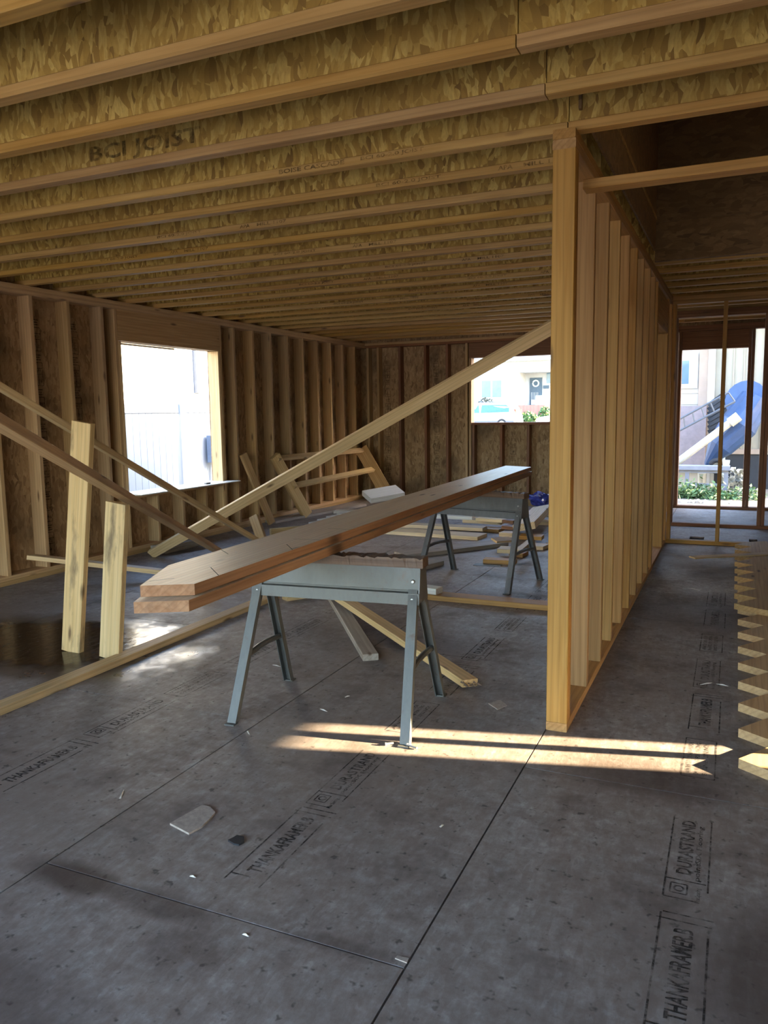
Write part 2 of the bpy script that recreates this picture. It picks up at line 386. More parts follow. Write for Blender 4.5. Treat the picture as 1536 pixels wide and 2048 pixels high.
# ---- ceiling: I-joists along X under a strand-board deck
ceiling = struct(empty('ceiling'), 'open ceiling of wooden I-joists under strand board')
JH, FW, FT = .302, .060, .038
Y0J = 2.1414 - FW/2                                   # centre line of the joist whose far lower edge was measured
YOP0, YOP1 = Y0J+S16*3+FW/2, 6.41                     # stair opening right of the partition
ZD = ZT+JH
def ijoist(x0, x1, y, seed):
    wv = box('i_joist', (x0, y-.0055, ZT+FT-.006), (x1, y+.0055, ZD-FT+.006), M['web'], ceiling)
    for z in (ZT+FT/2, ZD-FT/2): lumber('flange', (x0, y, z), (x1, y, z), FW, FT, (0, 0, 1), M['flange'], wv)
    return wv
joists = {}
XJ = -.652
for k in range(-10, 23):
    y = Y0J+S16*k + random.uniform(-.006, .006)
    joists[k] = ijoist(XL-.13, XJ-.002, y, k)
    if k <= 3 or y > YOP1+.1: ijoist(XJ+.002, XR-.006, y+random.uniform(-.002, .002), 100+k)
def jtext(k, s, x, L, h, z, dy, mat):                 # lettering on the near face of joist k
    y = Y0J+S16*k - dy
    text(s, (x, y, z), (L, 0, 0), (0, 0, h), mat, joists[k])
FY = FW/2+.0075
jtext(3, 'BOISE CASCADE', -1.98, .34, .020, ZT+.009, FY, M['inkf']); jtext(3, 'BCI 60-2.0 JOIST', -1.56, .30, .020, ZT+.009, FY, M['inkf'])
jtext(2, 'BCI JOIST', -2.75, .62, .085, ZT+.045, .0135, M['inkf'])
for k, x in ((4, -1.05), (5, -2.75), (6, -3.6), (7, -2.4), (9, -1.9), (10, -2.9), (11, -1.5), (12, -2.2), (13, -3.2), (14, -1.9), (15, -2.7)):
    jtext(k, 'APA', x, .07, .020, ZT+.009, FY, M['inkf']); jtext(k, 'MILL 1107', x+.12, .20, .018, ZT+.010, FY, M['inkf'])
    jtext(k, 'BCI 60-2.0 JOIST', x-.62, .34, .020, ZT+.009, FY, M['inkf'])
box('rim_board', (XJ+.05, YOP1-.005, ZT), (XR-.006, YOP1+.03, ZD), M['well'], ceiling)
box('rim_board', (XL-.14, YB+.03, ZT), (XR-.006, YB+.06, ZD), M['sheath'], ceiling)
box('rim_board', (XL-.16, YN, ZT), (XL-.13, YB+.06, ZD), M['sheath'], ceiling)
box('rim_board', (XR-.005, YN, ZT-.03), (XR+.03, YB+.16, ZD), M['sheath'], ceiling)
for i in range(6):                                    # deck sheets (the stair opening is left out)
    y0, y1 = YN+2.44*i, min(YN+2.44*(i+1), YB+.06)
    if y0 >= y1: break
    for j in range(4):
        xa, xb = XL-.16+1.22*j, XL-.16+1.22*(j+1)
        if j == 3: xb = XJ+.06
        box('deck_panel', (xa, y0+.002, ZD), (xb-.003, y1-.002, ZD+.018), M['deck'], ceiling)
box('deck_panel', (XJ+.06, YN, ZD), (XR+.11, YOP0+.02, ZD+.018), M['deck'], ceiling)
box('deck_panel', (XJ+.06, YOP1, ZD), (XR+.11, YB+.06, ZD+.018), M['deck'], ceiling)
# stairwell walls going up to the floor above
ww = struct(empty('wall_stairwell'), 'dark strand-board walls of the stairwell above the hall')
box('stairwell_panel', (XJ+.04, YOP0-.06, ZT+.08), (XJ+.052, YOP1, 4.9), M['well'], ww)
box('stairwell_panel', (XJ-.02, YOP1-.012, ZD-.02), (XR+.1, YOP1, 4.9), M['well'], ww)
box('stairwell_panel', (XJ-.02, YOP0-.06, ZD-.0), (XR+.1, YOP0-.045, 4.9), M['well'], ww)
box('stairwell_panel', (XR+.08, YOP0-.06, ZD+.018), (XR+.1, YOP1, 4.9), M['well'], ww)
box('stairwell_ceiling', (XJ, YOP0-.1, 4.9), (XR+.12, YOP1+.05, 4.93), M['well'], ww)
for x in (.42,): box('joist_hanger', (x, YOP1-.03, ZT+.02), (x+.06, YOP1-.012, ZD-.02), M['steeld'], ww)

# ---- framed walls
def stud_y(w, x0, y, z0, z1, d, mat, name='stud'):     # stud in a wall that runs along Y; x0 is its room face, d its depth to -X
    return lumber(name, (x0-d/2, y, z0), (x0-d/2, y, z1), d, .038, (0, 1, 0), mat, w)
def stud_x(w, x, y0, z0, z1, d, mat, name='stud'):     # stud in a wall along X; y0 room face, d depth to +Y
    return lumber(name, (x, y0+d/2, z0), (x, y0+d/2, z1), d, .038, (1, 0, 0), mat, w)

# left wall
wl = struct(empty('wall_left'), 'left stud wall with strand-board sheathing and a window opening')
D6 = .140; WY0, WY1, WZ0, WZ1 = 6.03, 7.59, .595, 2.095
for i, z in enumerate((.019, .057)): lumber('bottom_plate', (XL-D6/2, YN, z), (XL-D6/2, YB, z), D6, .038, (0, 0, 1), M['wallstud'], wl)
for z in (ZT-.019, ZT-.057): lumber('top_plate', (XL-D6/2, YN, z), (XL-D6/2, YB, z), D6, .038, (0, 0, 1), M['wallstud'], wl)
ys = [8.325+S16*k for k in range(0, 8)] + [4.98+.408*k for k in range(-17, 3)] + [7.92]
for y in ys:
    stud_y(wl, XL, y, .077, ZT-.077, D6, M['wallstud'])
for y in (WY0-.058, WY1+.058): stud_y(wl, XL, y, .077, ZT-.077, D6, M['wallstud'], 'king_stud')
for y in (WY0-.0195, WY1+.0195): stud_y(wl, XL, y, .077, WZ1-.001, D6, M['pale'], 'trimmer')
lumber('header', (XL-D6/2, WY0-.038, WZ1+.15), (XL-D6/2, WY1+.038, WZ1+.15), .294, D6, (1, 0, 0), M['wallstud'], wl)
lumber('rough_sill', (XL-D6/2, WY0, WZ0-.019), (XL-D6/2, WY1, WZ0-.019), D6, .038, (0, 0, 1), M['wallstud'], wl)
for y in (6.45, 6.86, 7.27): stud_y(wl, XL, y, .077, WZ0-.039, D6, M['wallstud'], 'cripple_stud')
XS = XL-D6
def sheath_y(a, b, z0, z1): box('sheathing_panel', (XS-.012, a+.002, z0+.002), (XS, b-.002, z1-.002), M['sheath'], wl)
y = WY0
edges = [YN-.02, YN+.44, .88, 2.10, 3.32, 4.54, WY0]
for a, b in zip(edges, edges[1:]): sheath_y(a, b, 0, ZT)
sheath_y(WY0, WY1, 0, WZ0-.0); sheath_y(WY0, WY1, WZ1, ZT)
for a, b in zip([WY1, 8.78, 10.0], [8.78, 10.0, YB+.15]): sheath_y(a, b, 0, ZT)
def print_col(org, ux, uz, n, mat, parent, step=.30):  # column of printed boxes down a sheathing sheet
    u, wv = Vector(ux), Vector(uz)
    for i in range(n):
        g = Vector(org) + wv*step*i
        rules([(0, 0, .085, 0), (0, 0, 0, .2), (.085, 0, .085, .2), (0, .2, .085, .2), (0, .1, .085, .1), (0, .15, .085, .15), (.042, 0, .042, .1)], g, ux, uz, .006, mat, parent, 'printed_box')
        text(('RATED', 'APA', '24/16', 'SHEATHING')[i % 4], g+u*.012+wv*.112, u*.062, wv*.03, mat, parent)
        text(('EXP 1', '7/16', 'THIS', 'PS 2-10')[i % 4], g+u*.012+wv*.025, u*.062, wv*.03, mat, parent)
        rules([(.01, .225+.02*j, .075-.01*(j % 2), .225+.02*j) for j in range(3)], g, ux, uz, .008, mat, parent, 'printed_line')
for y0_ in (5.04, 5.47, 8.76, 4.24):
    print_col((XS+.001, y0_+.06, .15), (0, 1, 0), (0, 0, 1), 7, M['ink'], wl)
# window sill board lying in the opening
ts = tag(lumber('loose_sill_sheet', (XL-.03, WY0+.02, WZ0+.006), (XL-.02, WY1+.14, WZ0+.006), .34, .011, (0, 0, 1), M['white']), 'thin pale sheet lying on the sill of the left window', 'board')
tag(lumber('wood_block', (XL+.06, 7.17, WZ0+.021), (XL+.06, 7.25, WZ0+.021), .03, .018, (0, 0, 1), M['steeld']), 'small dark block on the sill sheet of the left window', 'block')
pyd('paper', [(XS, WY0, WZ1), (XS, WY0, WZ1-.02), (XS, 7.0, WZ1-.02), (XS, 7.0, WZ1)], [(0, 1, 2, 3)], M['white'], wl).name = 'wrap_edge'

# back wall
wb = struct(empty('wall_back'), 'back stud wall with strand-board sheathing and a wide window opening')
BX1 = -.745; VX0, VX1, VZ0, VZ1 = -3.675, -1.85, 1.20, 2.165
for z in (.019,): lumber('bottom_plate', (XL, YB+D6/2, z), (BX1, YB+D6/2, z), D6, .038, (0, 0, 1), M['wallstud'], wb)
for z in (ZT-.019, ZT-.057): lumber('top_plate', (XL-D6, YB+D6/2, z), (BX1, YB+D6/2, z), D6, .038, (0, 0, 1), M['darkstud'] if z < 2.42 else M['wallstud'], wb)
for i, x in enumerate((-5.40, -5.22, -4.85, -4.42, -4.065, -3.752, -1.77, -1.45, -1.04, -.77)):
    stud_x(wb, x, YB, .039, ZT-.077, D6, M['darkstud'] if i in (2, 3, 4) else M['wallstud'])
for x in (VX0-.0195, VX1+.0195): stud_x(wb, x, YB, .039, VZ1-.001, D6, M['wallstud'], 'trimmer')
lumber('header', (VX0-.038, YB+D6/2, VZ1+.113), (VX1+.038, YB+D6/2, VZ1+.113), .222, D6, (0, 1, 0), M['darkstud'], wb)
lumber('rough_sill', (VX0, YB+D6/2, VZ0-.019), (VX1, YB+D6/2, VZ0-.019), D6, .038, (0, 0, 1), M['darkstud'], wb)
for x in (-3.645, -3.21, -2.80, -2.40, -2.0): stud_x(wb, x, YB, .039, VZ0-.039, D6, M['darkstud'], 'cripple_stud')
def sheath_x(a, b, z0, z1): box('sheathing_panel', (a+.002, YB+D6, z0+.002), (b-.002, YB+D6+.012, z1-.002), M['sheath'], wb)
for a, b in ((XL-.15, -4.9), (-4.9, VX0), (VX1, BX1)): sheath_x(a, b, 0, ZT)
sheath_x(VX0, VX1, 0, VZ0); sheath_x(VX0, VX1, VZ1, ZT)
for x in (-5.16, -4.33, -3.10): print_col((x, YB+D6-.001, .12), (1, 0, 0), (0, 0, 1), 3 if x > -4 else 7, M['ink'], wb)

# partition between the big room and the hall
wp = struct(empty('wall_partition'), 'open stud partition beside the hall')
D4 = .089; XC = XP+D4/2
def stud_p(y, z0, z1, mat, name='stud'): return lumber(name, (XC+random.uniform(-.002, .002), y, z0), (XC+random.uniform(-.002, .002), y, z1), D4, .038, (0, 1, 0), mat, wp)
lumber('bottom_plate', (XC, YP, .019), (XC, 8.40, .019), D4, .038, (0, 0, 1), M['stud'], wp)
for z in (ZT-.019, ZT-.057): lumber('top_plate', (XC, YP+(.004 if z < 2.42 else 0), z), (XC, 8.45, z), D4+(.0 if z > 2.42 else .002), .038, (0, 0, 1), M['stud'], wp)
for y in (YP+.019, YP+.0575): stud_p(y, .039, ZT-.077, M['stud'], 'end_post')
for k in range(8): stud_p(3.765+.412*k + random.uniform(-.012, .012), .039, ZT-.077, M['stud'])
stud_p(6.90, .039, ZT-.077, M['stud'], 'king_stud'); stud_p(6.9395, .039, 2.06, M['stud'], 'trimmer')
stud_p(8.02, .039, ZT-.077, M['stud'], 'king_stud'); stud_p(7.9815, .039, 2.06, M['stud'], 'trimmer')
lumber('header', (XC, 6.92, 2.22), (XC, 8.0, 2.22), .292, D4-.01, (1, 0, 0), M['stud'], wp)
stud_p(8.41, .039, ZT-.077, M['stud'])
XC2 = -.845
for y in (8.60, 9.0, 9.4, 9.8, 10.2, 10.6, 11.0, 11.45): lumber('stud', (XC2, y, .039), (XC2, y, ZT-.077), D4, .038, (0, 1, 0), M['stud'], wp)
lumber('bottom_plate', (XC2, 8.47, .019), (XC2, YB, .019), D4, .038, (0, 0, 1), M['stud'], wp)

# hall end: two framed cross walls and the outside wall
def cross_wall(name, label, y, x0, x1, studs, mat, d=.089, top=True):
    r = struct(empty(name), label)
    lumber('bottom_plate', (x0, y+d/2, .019), (x1, y+d/2, .019), d, .038, (0, 0, 1), mat, r)
    for z in (ZT-.019, ZT-.057): lumber('top_plate', (x0, y+d/2, z), (x1, y+d/2, z), d, .038, (0, 0, 1), mat, r)
    for x in studs: stud_x(r, x, y, .039, ZT-.077, d, mat)
    return r
cross_wall('wall_hall_near', 'near open stud wall across the end of the hall', 8.46, XPR-.05, 3.25, (-.594, -.129, .40, .80, 1.2, 1.7, 2.3, 3.0), M['stud'])
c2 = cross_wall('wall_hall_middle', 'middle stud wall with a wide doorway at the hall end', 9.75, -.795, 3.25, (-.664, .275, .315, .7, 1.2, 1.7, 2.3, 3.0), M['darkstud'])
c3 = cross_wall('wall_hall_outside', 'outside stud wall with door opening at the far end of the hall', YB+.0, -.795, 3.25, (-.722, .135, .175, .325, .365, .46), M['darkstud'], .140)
lumber('header', (-.70, YB+.07, 2.27), (.115, YB+.07, 2.27), .236, .13, (0, 1, 0), M['darkstud'], c3)
box('sheathing_panel', (.48, YB+.14, 0), (XR+.1, YB+.152, ZT), M['sheath'], c3)
# right outside wall (out of frame): sheathed, with the narrow gap that lets the sun in
wr = struct(empty('wall_right'), 'right outside wall with a narrow gap that lets in sunlight')
GY0, GY1, GZ1 = 3.905, 4.175, 1.13
for a, b, z0, z1 in ((YN, GY0, 0, ZT), (GY1, YB+.15, 0, ZT), (GY0, GY1, GZ1, ZT), (GY0, GY1, 0, .12)):
    box('sheathing_panel', (XR, a, z0), (XR+.012, b, z1), M['sheath'], wr)
y = YN+.1
while y < YB:
    if not (GY0-.05 < y < GY1+.05): lumber('stud', (XR-.07, y, .039), (XR-.07, y, ZT-.077), .14, .038, (0, 1, 0), M['wallstud'], wr)
    y += S16
lumber('bottom_plate', (XR-.07, YN, .019), (XR-.07, YB, .019), .14, .038, (0, 0, 1), M['wallstud'], wr)
lumber('top_plate', (XR-.07, YN, ZT-.038), (XR-.07, YB, ZT-.038), .14, .076, (0, 0, 1), M['wallstud'], wr)
# stair wall post (out of frame) that splits the sunbeam
ws = struct(empty('wall_stair_side'), 'stair side stud wall out of frame')
for y in (3.535, 5.35, 5.76, 6.16): lumber('stud', (1.2, y, .0), (1.2, y, ZT), .089, .038, (0, 1, 0), M['stud'], ws)
# near end behind the camera: wide opening with corner posts and a header
wn = struct(empty('wall_near'), 'wide opening behind the camera with posts and header')
for x in (XL+.05, -1.1, XR-.06): lumber('post', (x, YN+.07, 0), (x, YN+.07, 2.2), .14, .14, (1, 0, 0), M['stud'], wn)
lumber('header', (XL, YN+.07, 2.33), (XR, YN+.07, 2.33), .25, .13, (0, 1, 0), M['stud'], wn)
for a, b in ((.45, 1.66), (1.66, XR+.01)): box('sheathing_panel', (a+.002, YN-.012, 0), (b, YN, ZT), M['sheath'], wn)  # unseen sheathing added to close the right side and darken the hall
for x in (.47, .87, 1.28, 1.68, 2.09, 2.5, 2.9): lumber('stud', (x, YN+.07, 0), (x, YN+.07, 2.2), .14, .038, (1, 0, 0), M['wallstud'], wn)

# ================================================================== THINGS IN THE ROOM
def flat(name, a, b, wd, t, zb, mat, label, cat='board', group=None, side=0):
    """board lying flat: photo pixels a, b are the ends of its near lower edge (side=+1/-1 puts the body left/right of a-b) or its centre line (side=0)"""
    A, B = fl(*a, zb), fl(*b, zb)
    if side:
        d = (B-A).normalized(); n = Vector((-d.y, d.x, 0))*side*wd/2; A, B = A+n, B+n
    A.z = B.z = zb+t/2
    return tag(lumber(name, A, B, wd, t, (0, 0, 1), mat), label, cat, group)

# ---- steel sawhorses
def sawhorse(loc, rz, label, dark):
    r = tag(empty('sawhorse', loc, rz), label, 'sawhorse', 'steel sawhorses'); ms = M['steeld'] if dark else M['steel']
    L, Z = .405, .745
    # wooden top, chewed along its edges
    n = 64; v, f = [], []
    rr = random.Random(3 if dark else 5)
    for i in range(n+1):
        x = -L-.012 + (2*L+.024)*i/n
        for (yy, zz) in ((-.046, Z-.048), (.046, Z-.048), (.044, Z-.003), (-.044, Z-.003)):
            top = zz > Z-.02
            v.append((x, yy+(rr.uniform(-.004, .004) if top else 0), zz+(rr.choice((0, 0, 0, -.002, -.004, -.007))+rr.uniform(-.0015, .001) if top else 0)))
    for i in range(n):
        for k in range(4): f.append((i*4+k, i*4+(k+1) % 4, i*4+4+(k+1) % 4, i*4+4+k))
    f += [(3, 2, 1, 0), (n*4, n*4+1, n*4+2, n*4+3)]
    tp = pyd('wood_top', v, f, M['worn'], r)
    # folded side panels with a stepped lower rail
    for s in (-1, 1):
        prof = [(.047, Z-.047), (.060, Z-.142), (.052, Z-.145), (.052, Z-.152), (.068, Z-.156), (.072, Z-.206), (.060, Z-.208), (.046, Z-.146), (.040, Z-.049)]
        m = len(prof); v = [(-L, s*y, z) for y, z in prof] + [(L, s*y, z) for y, z in prof]
        f = [(i, (i+1) % m, (i+1) % m+m, i+m)[::s] for i in range(m)] + [tuple(range(m))[::-s], tuple(range(m, 2*m))[::s]]
        pn = pyd('side_panel', v, f, ms, r)
        for x in (-L+.03, L-.03):
            for yy, z in ((.070, Z-.182), (.056, Z-.105)):
                tube('rivet', [(x, s*yy, z), (x, s*(yy+.007), z)], [.010, .006], M['rivet'], pn, 8)
    for sx in (-1, 1):
        # end plate between the panels
        v = [(sx*(L-.004), -.046, Z-.05), (sx*(L-.004), .046, Z-.05), (sx*(L-.004), .072, Z-.20), (sx*(L-.004), -.072, Z-.20)]
        v += [(sx*(L+.001), p[1], p[2]) for p in v]
        pyd('end_plate', v, [(0,1,2,3), (7,6,5,4), (0,4,5,1), (1,5,6,2), (2,6,7,3), (3,7,4,0)], M['steeld'], r)
        for sy in (-1, 1):
            T = Vector((sx*(L-.03), sy*.056, Z-.13)); B = Vector((sx*(L+.0), sy*.307, .004)); d = (B-T)
            # angle-section leg: outer web and an inner lip
            a, t, c = .021, .004, .034
            sec = [(-a, 0), (a, 0), (a, -c), (a-t, -c), (a-t, -t), (-a+t, -t), (-a+t, -c), (-a, -c)]
            yv = Vector((0, sy, 0)); v = []
            for p in (T, B):
                for u, q in sec: v.append(p + Vector((u, 0, 0)) + yv*q)
            f = [(i, (i+1) % 8, (i+1) % 8+8, i+8) for i in range(8)] + [tuple(range(8))[::-1], tuple(range(8, 16))]
            lg = pyd('leg', v, f, ms, r)
            box('foot', (B.x-.024, B.y-.020, 0), (B.x+.024, B.y+.020, .006), M['steel'], lg)
        k = .56
        y = .056+(.307-.056)*k; z = Z-.13 - (Z-.134)*k; x = sx*(L-.03+.03*k)
        tube('cross_bar', [(x, -y+.012, z), (x, -.04, z+.012), (x, .04, z+.012), (x, y-.012, z)], .014, ms, r, 8)
    return r
s1 = sawhorse((-1.638, 3.136, 0), .095, 'nearer galvanised steel sawhorse with a chewed wooden top', False)
s2 = sawhorse((-1.865, 6.045, 0), -.20, 'farther dark steel sawhorse under the far end of the planks', True)

# ---- pair of long planks across the sawhorses
def plank(name, z, off, near, label, mark):
    kx = -.037
    def P(u, yy): return (-1.600+off + kx*(yy-2.05) - u, yy)      # u = distance left of the right-hand edge
    poly = [P(0, 2.05+near), P(0, 7.56), P(.286, 7.70), P(.286, 2.28+near), P(.155, 1.965+near)]
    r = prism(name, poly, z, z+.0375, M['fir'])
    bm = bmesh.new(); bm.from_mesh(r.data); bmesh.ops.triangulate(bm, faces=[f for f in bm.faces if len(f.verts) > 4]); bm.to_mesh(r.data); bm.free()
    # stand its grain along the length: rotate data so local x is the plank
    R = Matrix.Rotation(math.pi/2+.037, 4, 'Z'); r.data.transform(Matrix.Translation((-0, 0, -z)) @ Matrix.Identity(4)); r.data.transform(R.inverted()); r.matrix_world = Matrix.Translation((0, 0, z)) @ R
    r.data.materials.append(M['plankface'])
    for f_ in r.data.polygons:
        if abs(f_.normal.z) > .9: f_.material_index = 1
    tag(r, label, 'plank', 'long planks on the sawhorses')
    if mark:
        Ri = R.inverted()
        for (u0, ya, u1, yb) in ((.0, 2.19, .11, 2.30), (.0, 2.72, .09, 2.83), (.0, 2.98, .13, 2.96), (.0, 3.30, .12, 3.29), (.20, 2.55, .28, 2.62), (.17, 2.03, .12, 2.10)):
            a = Vector((*P(u0, ya), .0378)); b = Vector((*P(u1, yb), .0378))
            a, b = Ri @ a, Ri @ b; e = (b-a).normalized(); p = Vector((-e.y, e.x, 0))*.0016
            pyd('pencil_line', [a+p, a-p, b-p, b+p], [(0, 1, 2, 3)], M['pencil'], r)
        rr = random.Random(2)
        for i in range(16):
            yy = rr.uniform(2.1, 2.75); u = .16+rr.uniform(-.05, .06); L = rr.uniform(.012, .05)
            a = Ri @ Vector((*P(u, yy), .0377)); b = a+Vector((L, rr.uniform(-.01, .01), 0)); p = Vector((0, rr.uniform(.001, .003), 0))
            pyd('torn_grain', [a-p, b, a+p], [(0, 1, 2)], M['white'], r)
    return r
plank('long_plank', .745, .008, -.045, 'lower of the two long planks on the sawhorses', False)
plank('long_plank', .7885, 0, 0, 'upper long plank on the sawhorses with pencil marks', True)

# ---- props and braces on the left
tag(lumber('prop_board', (-3.53, 3.359, .0), (-3.335, 3.359, 1.345), .140, .038, (0, 1, 0), M['prop']), 'taller stained pale board standing by the puddle', 'board', 'upright props')
tag(lumber('prop_board', (-3.225, 3.345, .0), (-3.108, 3.345, .90), .140, .038, (0, 1, 0), M['prop']), 'shorter pale board standing under the lower brace', 'board', 'upright props')
def ext(a, b, k): a, b = Vector(a), Vector(b); return a+(b-a)*k
E1 = fl(575, 1117, .02); P1 = at(165, 872, 1, 3.62)
tag(lumber('brace', E1, ext(E1, P1, 1.75), .089, .038, (.25, -.2, 1), M['pale']), 'upper diagonal pale brace passing behind the taller prop', 'brace', 'diagonal braces')
E2 = fl(455, 1113, .02); P2 = at(232, 982, 1, 3.30)
tag(lumber('brace', E2, ext(E2, P2, 2.0), .089, .038, (.25, -.2, 1), M['wallstud']), 'lower diagonal brace resting on the shorter prop', 'brace', 'diagonal braces')
E3 = fl(303, 1108, .03); P3 = at(1215, 591, 0, -.75)
tag(lumber('brace', E3, P3, .089, .038, (.05, -.80, -.55), M['pale']), 'long diagonal brace rising from the left wall to the partition', 'brace', 'diagonal braces')
lw = tag(lumber('floor_board', (-3.115, 2.0, .019), (-3.125, 4.95, .019), .089, .038, (0, 0, 1), M['pale']), 'long pale board lying across the floor below the two props', 'board')
A = at(57, 1113, 0, -5.30); B = fl(400, 1152, .02)
tag(lumber('floor_board', A, B, .089, .038, (0, 0, 1), M['pale']), 'board propped up on the left wall plate, running to the planks', 'board')

# ---- boards on the floor near the sawhorse
flat('floor_board', (757, 1320), (655, 1160), .089, .038, 0, M['grey'], 'greyed short board on the floor under the near sawhorse', side=1)
A = fl(940, 1366, .03); B = fl(640, 1168, .12)
sb_ = tag(lumber('floor_board', A, B, .089, .038, (.3, -.2, 1), M['pale']), 'slanting board with a splintered dark end under the near sawhorse', 'board')
Lh = (B-A).length/2; rr = random.Random(8); v, f = [], []
for i in range(9):
    y = -.042+.0105*i; z = rr.uniform(-.012, .012); k = len(v); t = rr.uniform(.012, .045)
    v += [(-Lh+.012, y-.008, z-.006), (-Lh+.012, y+.008, z-.006), (-Lh+.012, y, z+.009), (-Lh-t, y+rr.uniform(-.004, .004), z+rr.uniform(-.004, .004))]; f += [(k, k+1, k+3), (k+1, k+2, k+3), (k+2, k, k+3)]
pyd('splintered_end', v, f, M['worn'], sb_)
flat('wood_block', (576, 1203), (640, 1192), .089, .038, 0, M['pale'], 'small block on the floor behind the near sawhorse leg', 'block', side=1)
flat('floor_board', (700, 1186), (1098, 1222), .140, .038, 0, M['stud'], 'wide board across the floor between the sawhorses', side=1)
flat('wood_block', (842, 1186), (872, 1190), .10, .045, .038, M['white'], 'white-ended block on the board between the sawhorses', 'block', side=1)

# ---- scrap lumber pile beyond the far sawhorse
PILE = 'scrap lumber pile'
M['scrap'] = mat_wood('scrap_lumber', (.80, .64, .42), (.66, .49, .29), vary=.18)
rows = [
 ((735, 1066), (955, 1081), .285, .038, 0, 'scrap', 'wide pale plank at the front left of the scrap pile'),
 ((800, 1055), (965, 1063), .185, .038, 1, 'scrap', 'pale plank on top of the front left plank in the pile'),
 ((905, 1060), (997, 1066), .185, .038, 0, 'stud', 'yellow board just behind the pale planks in the pile'),
 ((925, 1046), (1002, 1050), .140, .038, 1, 'scrap', 'thin pale board in the middle of the pile'),
 ((868, 1037), (944, 1040), .185, .038, 2, 'white', 'whitish board under the far sawhorse beam'),
 ((951, 1042), (1004, 1046), .185, .038, 2, 'scrap', 'pale short board with a red end beside the sawhorse leg'),
 ((1005, 1046), (1026, 1048), .185, .038, 2, 'darkstud', 'reddish short block at the end of the pale short board'),
 ((1003, 1058), (1030, 1061), .185, .038, 1, 'darkstud', 'reddish block one layer below the upper red block'),
 ((998, 1073), (1024, 1075), .140, .045, 1, 'scrap', 'small squared white-topped block at the sawhorse leg'),
 ((815, 1118), (1017, 1092), .235, .038, 0, 'grey', 'greyish slanted board in front of the scrap pile'),
 ((812, 1150), (888, 1130), .140, .038, 0, 'grey', 'short dark-edged board just behind the near sawhorse'),
 ((966, 1127), (1030, 1130), .120, .038, 0, 'stud', 'short yellow block lying alone in front of the pile'),
 ((994, 1106), (1037, 1108), .185, .038, 1, 'scrap', 'short pale board behind the near leg of the far sawhorse'),
 ((1018, 1114), (1045, 1116), .185, .038, 0, 'stud', 'yellow board under the short pale board by the leg'),
 ((1038, 1079), (1083, 1081), .160, .038, 1, 'stud', 'board between the right legs of the far sawhorse'),
 ((1050, 1098), (1086, 1101), .185, .038, 0, 'scrap', 'pale board beneath, between the right sawhorse legs'),
 ((1092, 1092), (1125, 1104), .160, .038, 0, 'grey', 'grey board end at the partition edge of the pile'),
 ((1030, 1049), (1110, 1051), .235, .038, 0, 'scrap', 'pale plank behind the far sawhorse on the right'),
 ((1010, 1030), (1100, 1034), .235, .038, 0, 'grey', 'grey plank lying farthest right behind the sawhorse'),
 ((880, 1028), (1000, 1033), .185, .038, 0, 'scrap', 'pale plank at the back of the scrap pile'),
 ((1052, 1012), (1130, 1012), .140, .10, 0, 'wallstud', 'thick board on the floor under the blue plastic bag'),
]
for a, b, wd, t, lv, mt, lb in rows: flat('scrap_board', a, b, wd, t, lv*.0395, M[mt], lb, 'board', PILE, side=1)
tag(lumber('scrap_board', fl(1048, 1054, .145), fl(1085, 1017, .16), .235, .075, (-.2, 0, 1), M['scrap']), 'wide thick plank receding behind the far sawhorse', 'board', PILE)
tag(lumber('scrap_board', fl(988, 1081, .095), fl(1022, 1078, .085), .09, .02, (.1, -.5, 1), M['pale']), 'thin wedge-shaped offcut on the pile', 'board', PILE)
tag(lumber('scrap_board', fl(1036, 1104, .125), fl(1062, 1082, .125), .06, .038, (0, 0, 1), M['pale']), 'narrow stick angled across the pile behind the legs', 'board', PILE)
flat('metal_strip', (946, 1131), (1000, 1134), .10, .004, 0, M['steeld'], 'thin dark strip on the floor in front of the pile', 'strip', side=1)
# white offcuts behind the planks
for a, b, wd, z, lb in (((626, 1050), (645, 1046), .07, 0, 'nearest tiny white offcut behind the planks'), ((644, 1044), (659, 1041), .08, 0, 'second white offcut behind the planks'),
     ((662, 1038), (685, 1034), .09, .0, 'tilted white offcut in the middle of the row'), ((673, 1032), (703, 1032), .12, .0, 'narrow white offcut beside the long white strip'), ((667, 1027), (725, 1027), .22, .0, 'long white strip farthest behind the planks')):
    flat('offcut', a, b, wd, .03, z, M['white'], lb, 'offcut', 'white offcuts', side=1)
flat('floor_board', (543, 1071), (640, 1062), .06, .075, 0, M['pale'], 'squared yellow board lying behind the planks near the stub', side=1)
flat('floor_board', (530, 1079), (600, 1075), .09, .012, 0, M['white'], 'thin pale strip in front of the squared yellow board', side=1)
flat('floor_board', (516, 1044), (700, 1010), .30, .030, 0, M['grey'], 'wavy-edged slab lying along the foot of the left wall', side=-1)
# tilted box-like plank near the back corner
tag(lumber('tilted_plank', at(733, 994, 1, 9.95), at(800, 982, 1, 10.35), .30, .076, (-.25, -.75, .9), M['white']), 'pale thick plank propped at a tilt near the back corner', 'plank')
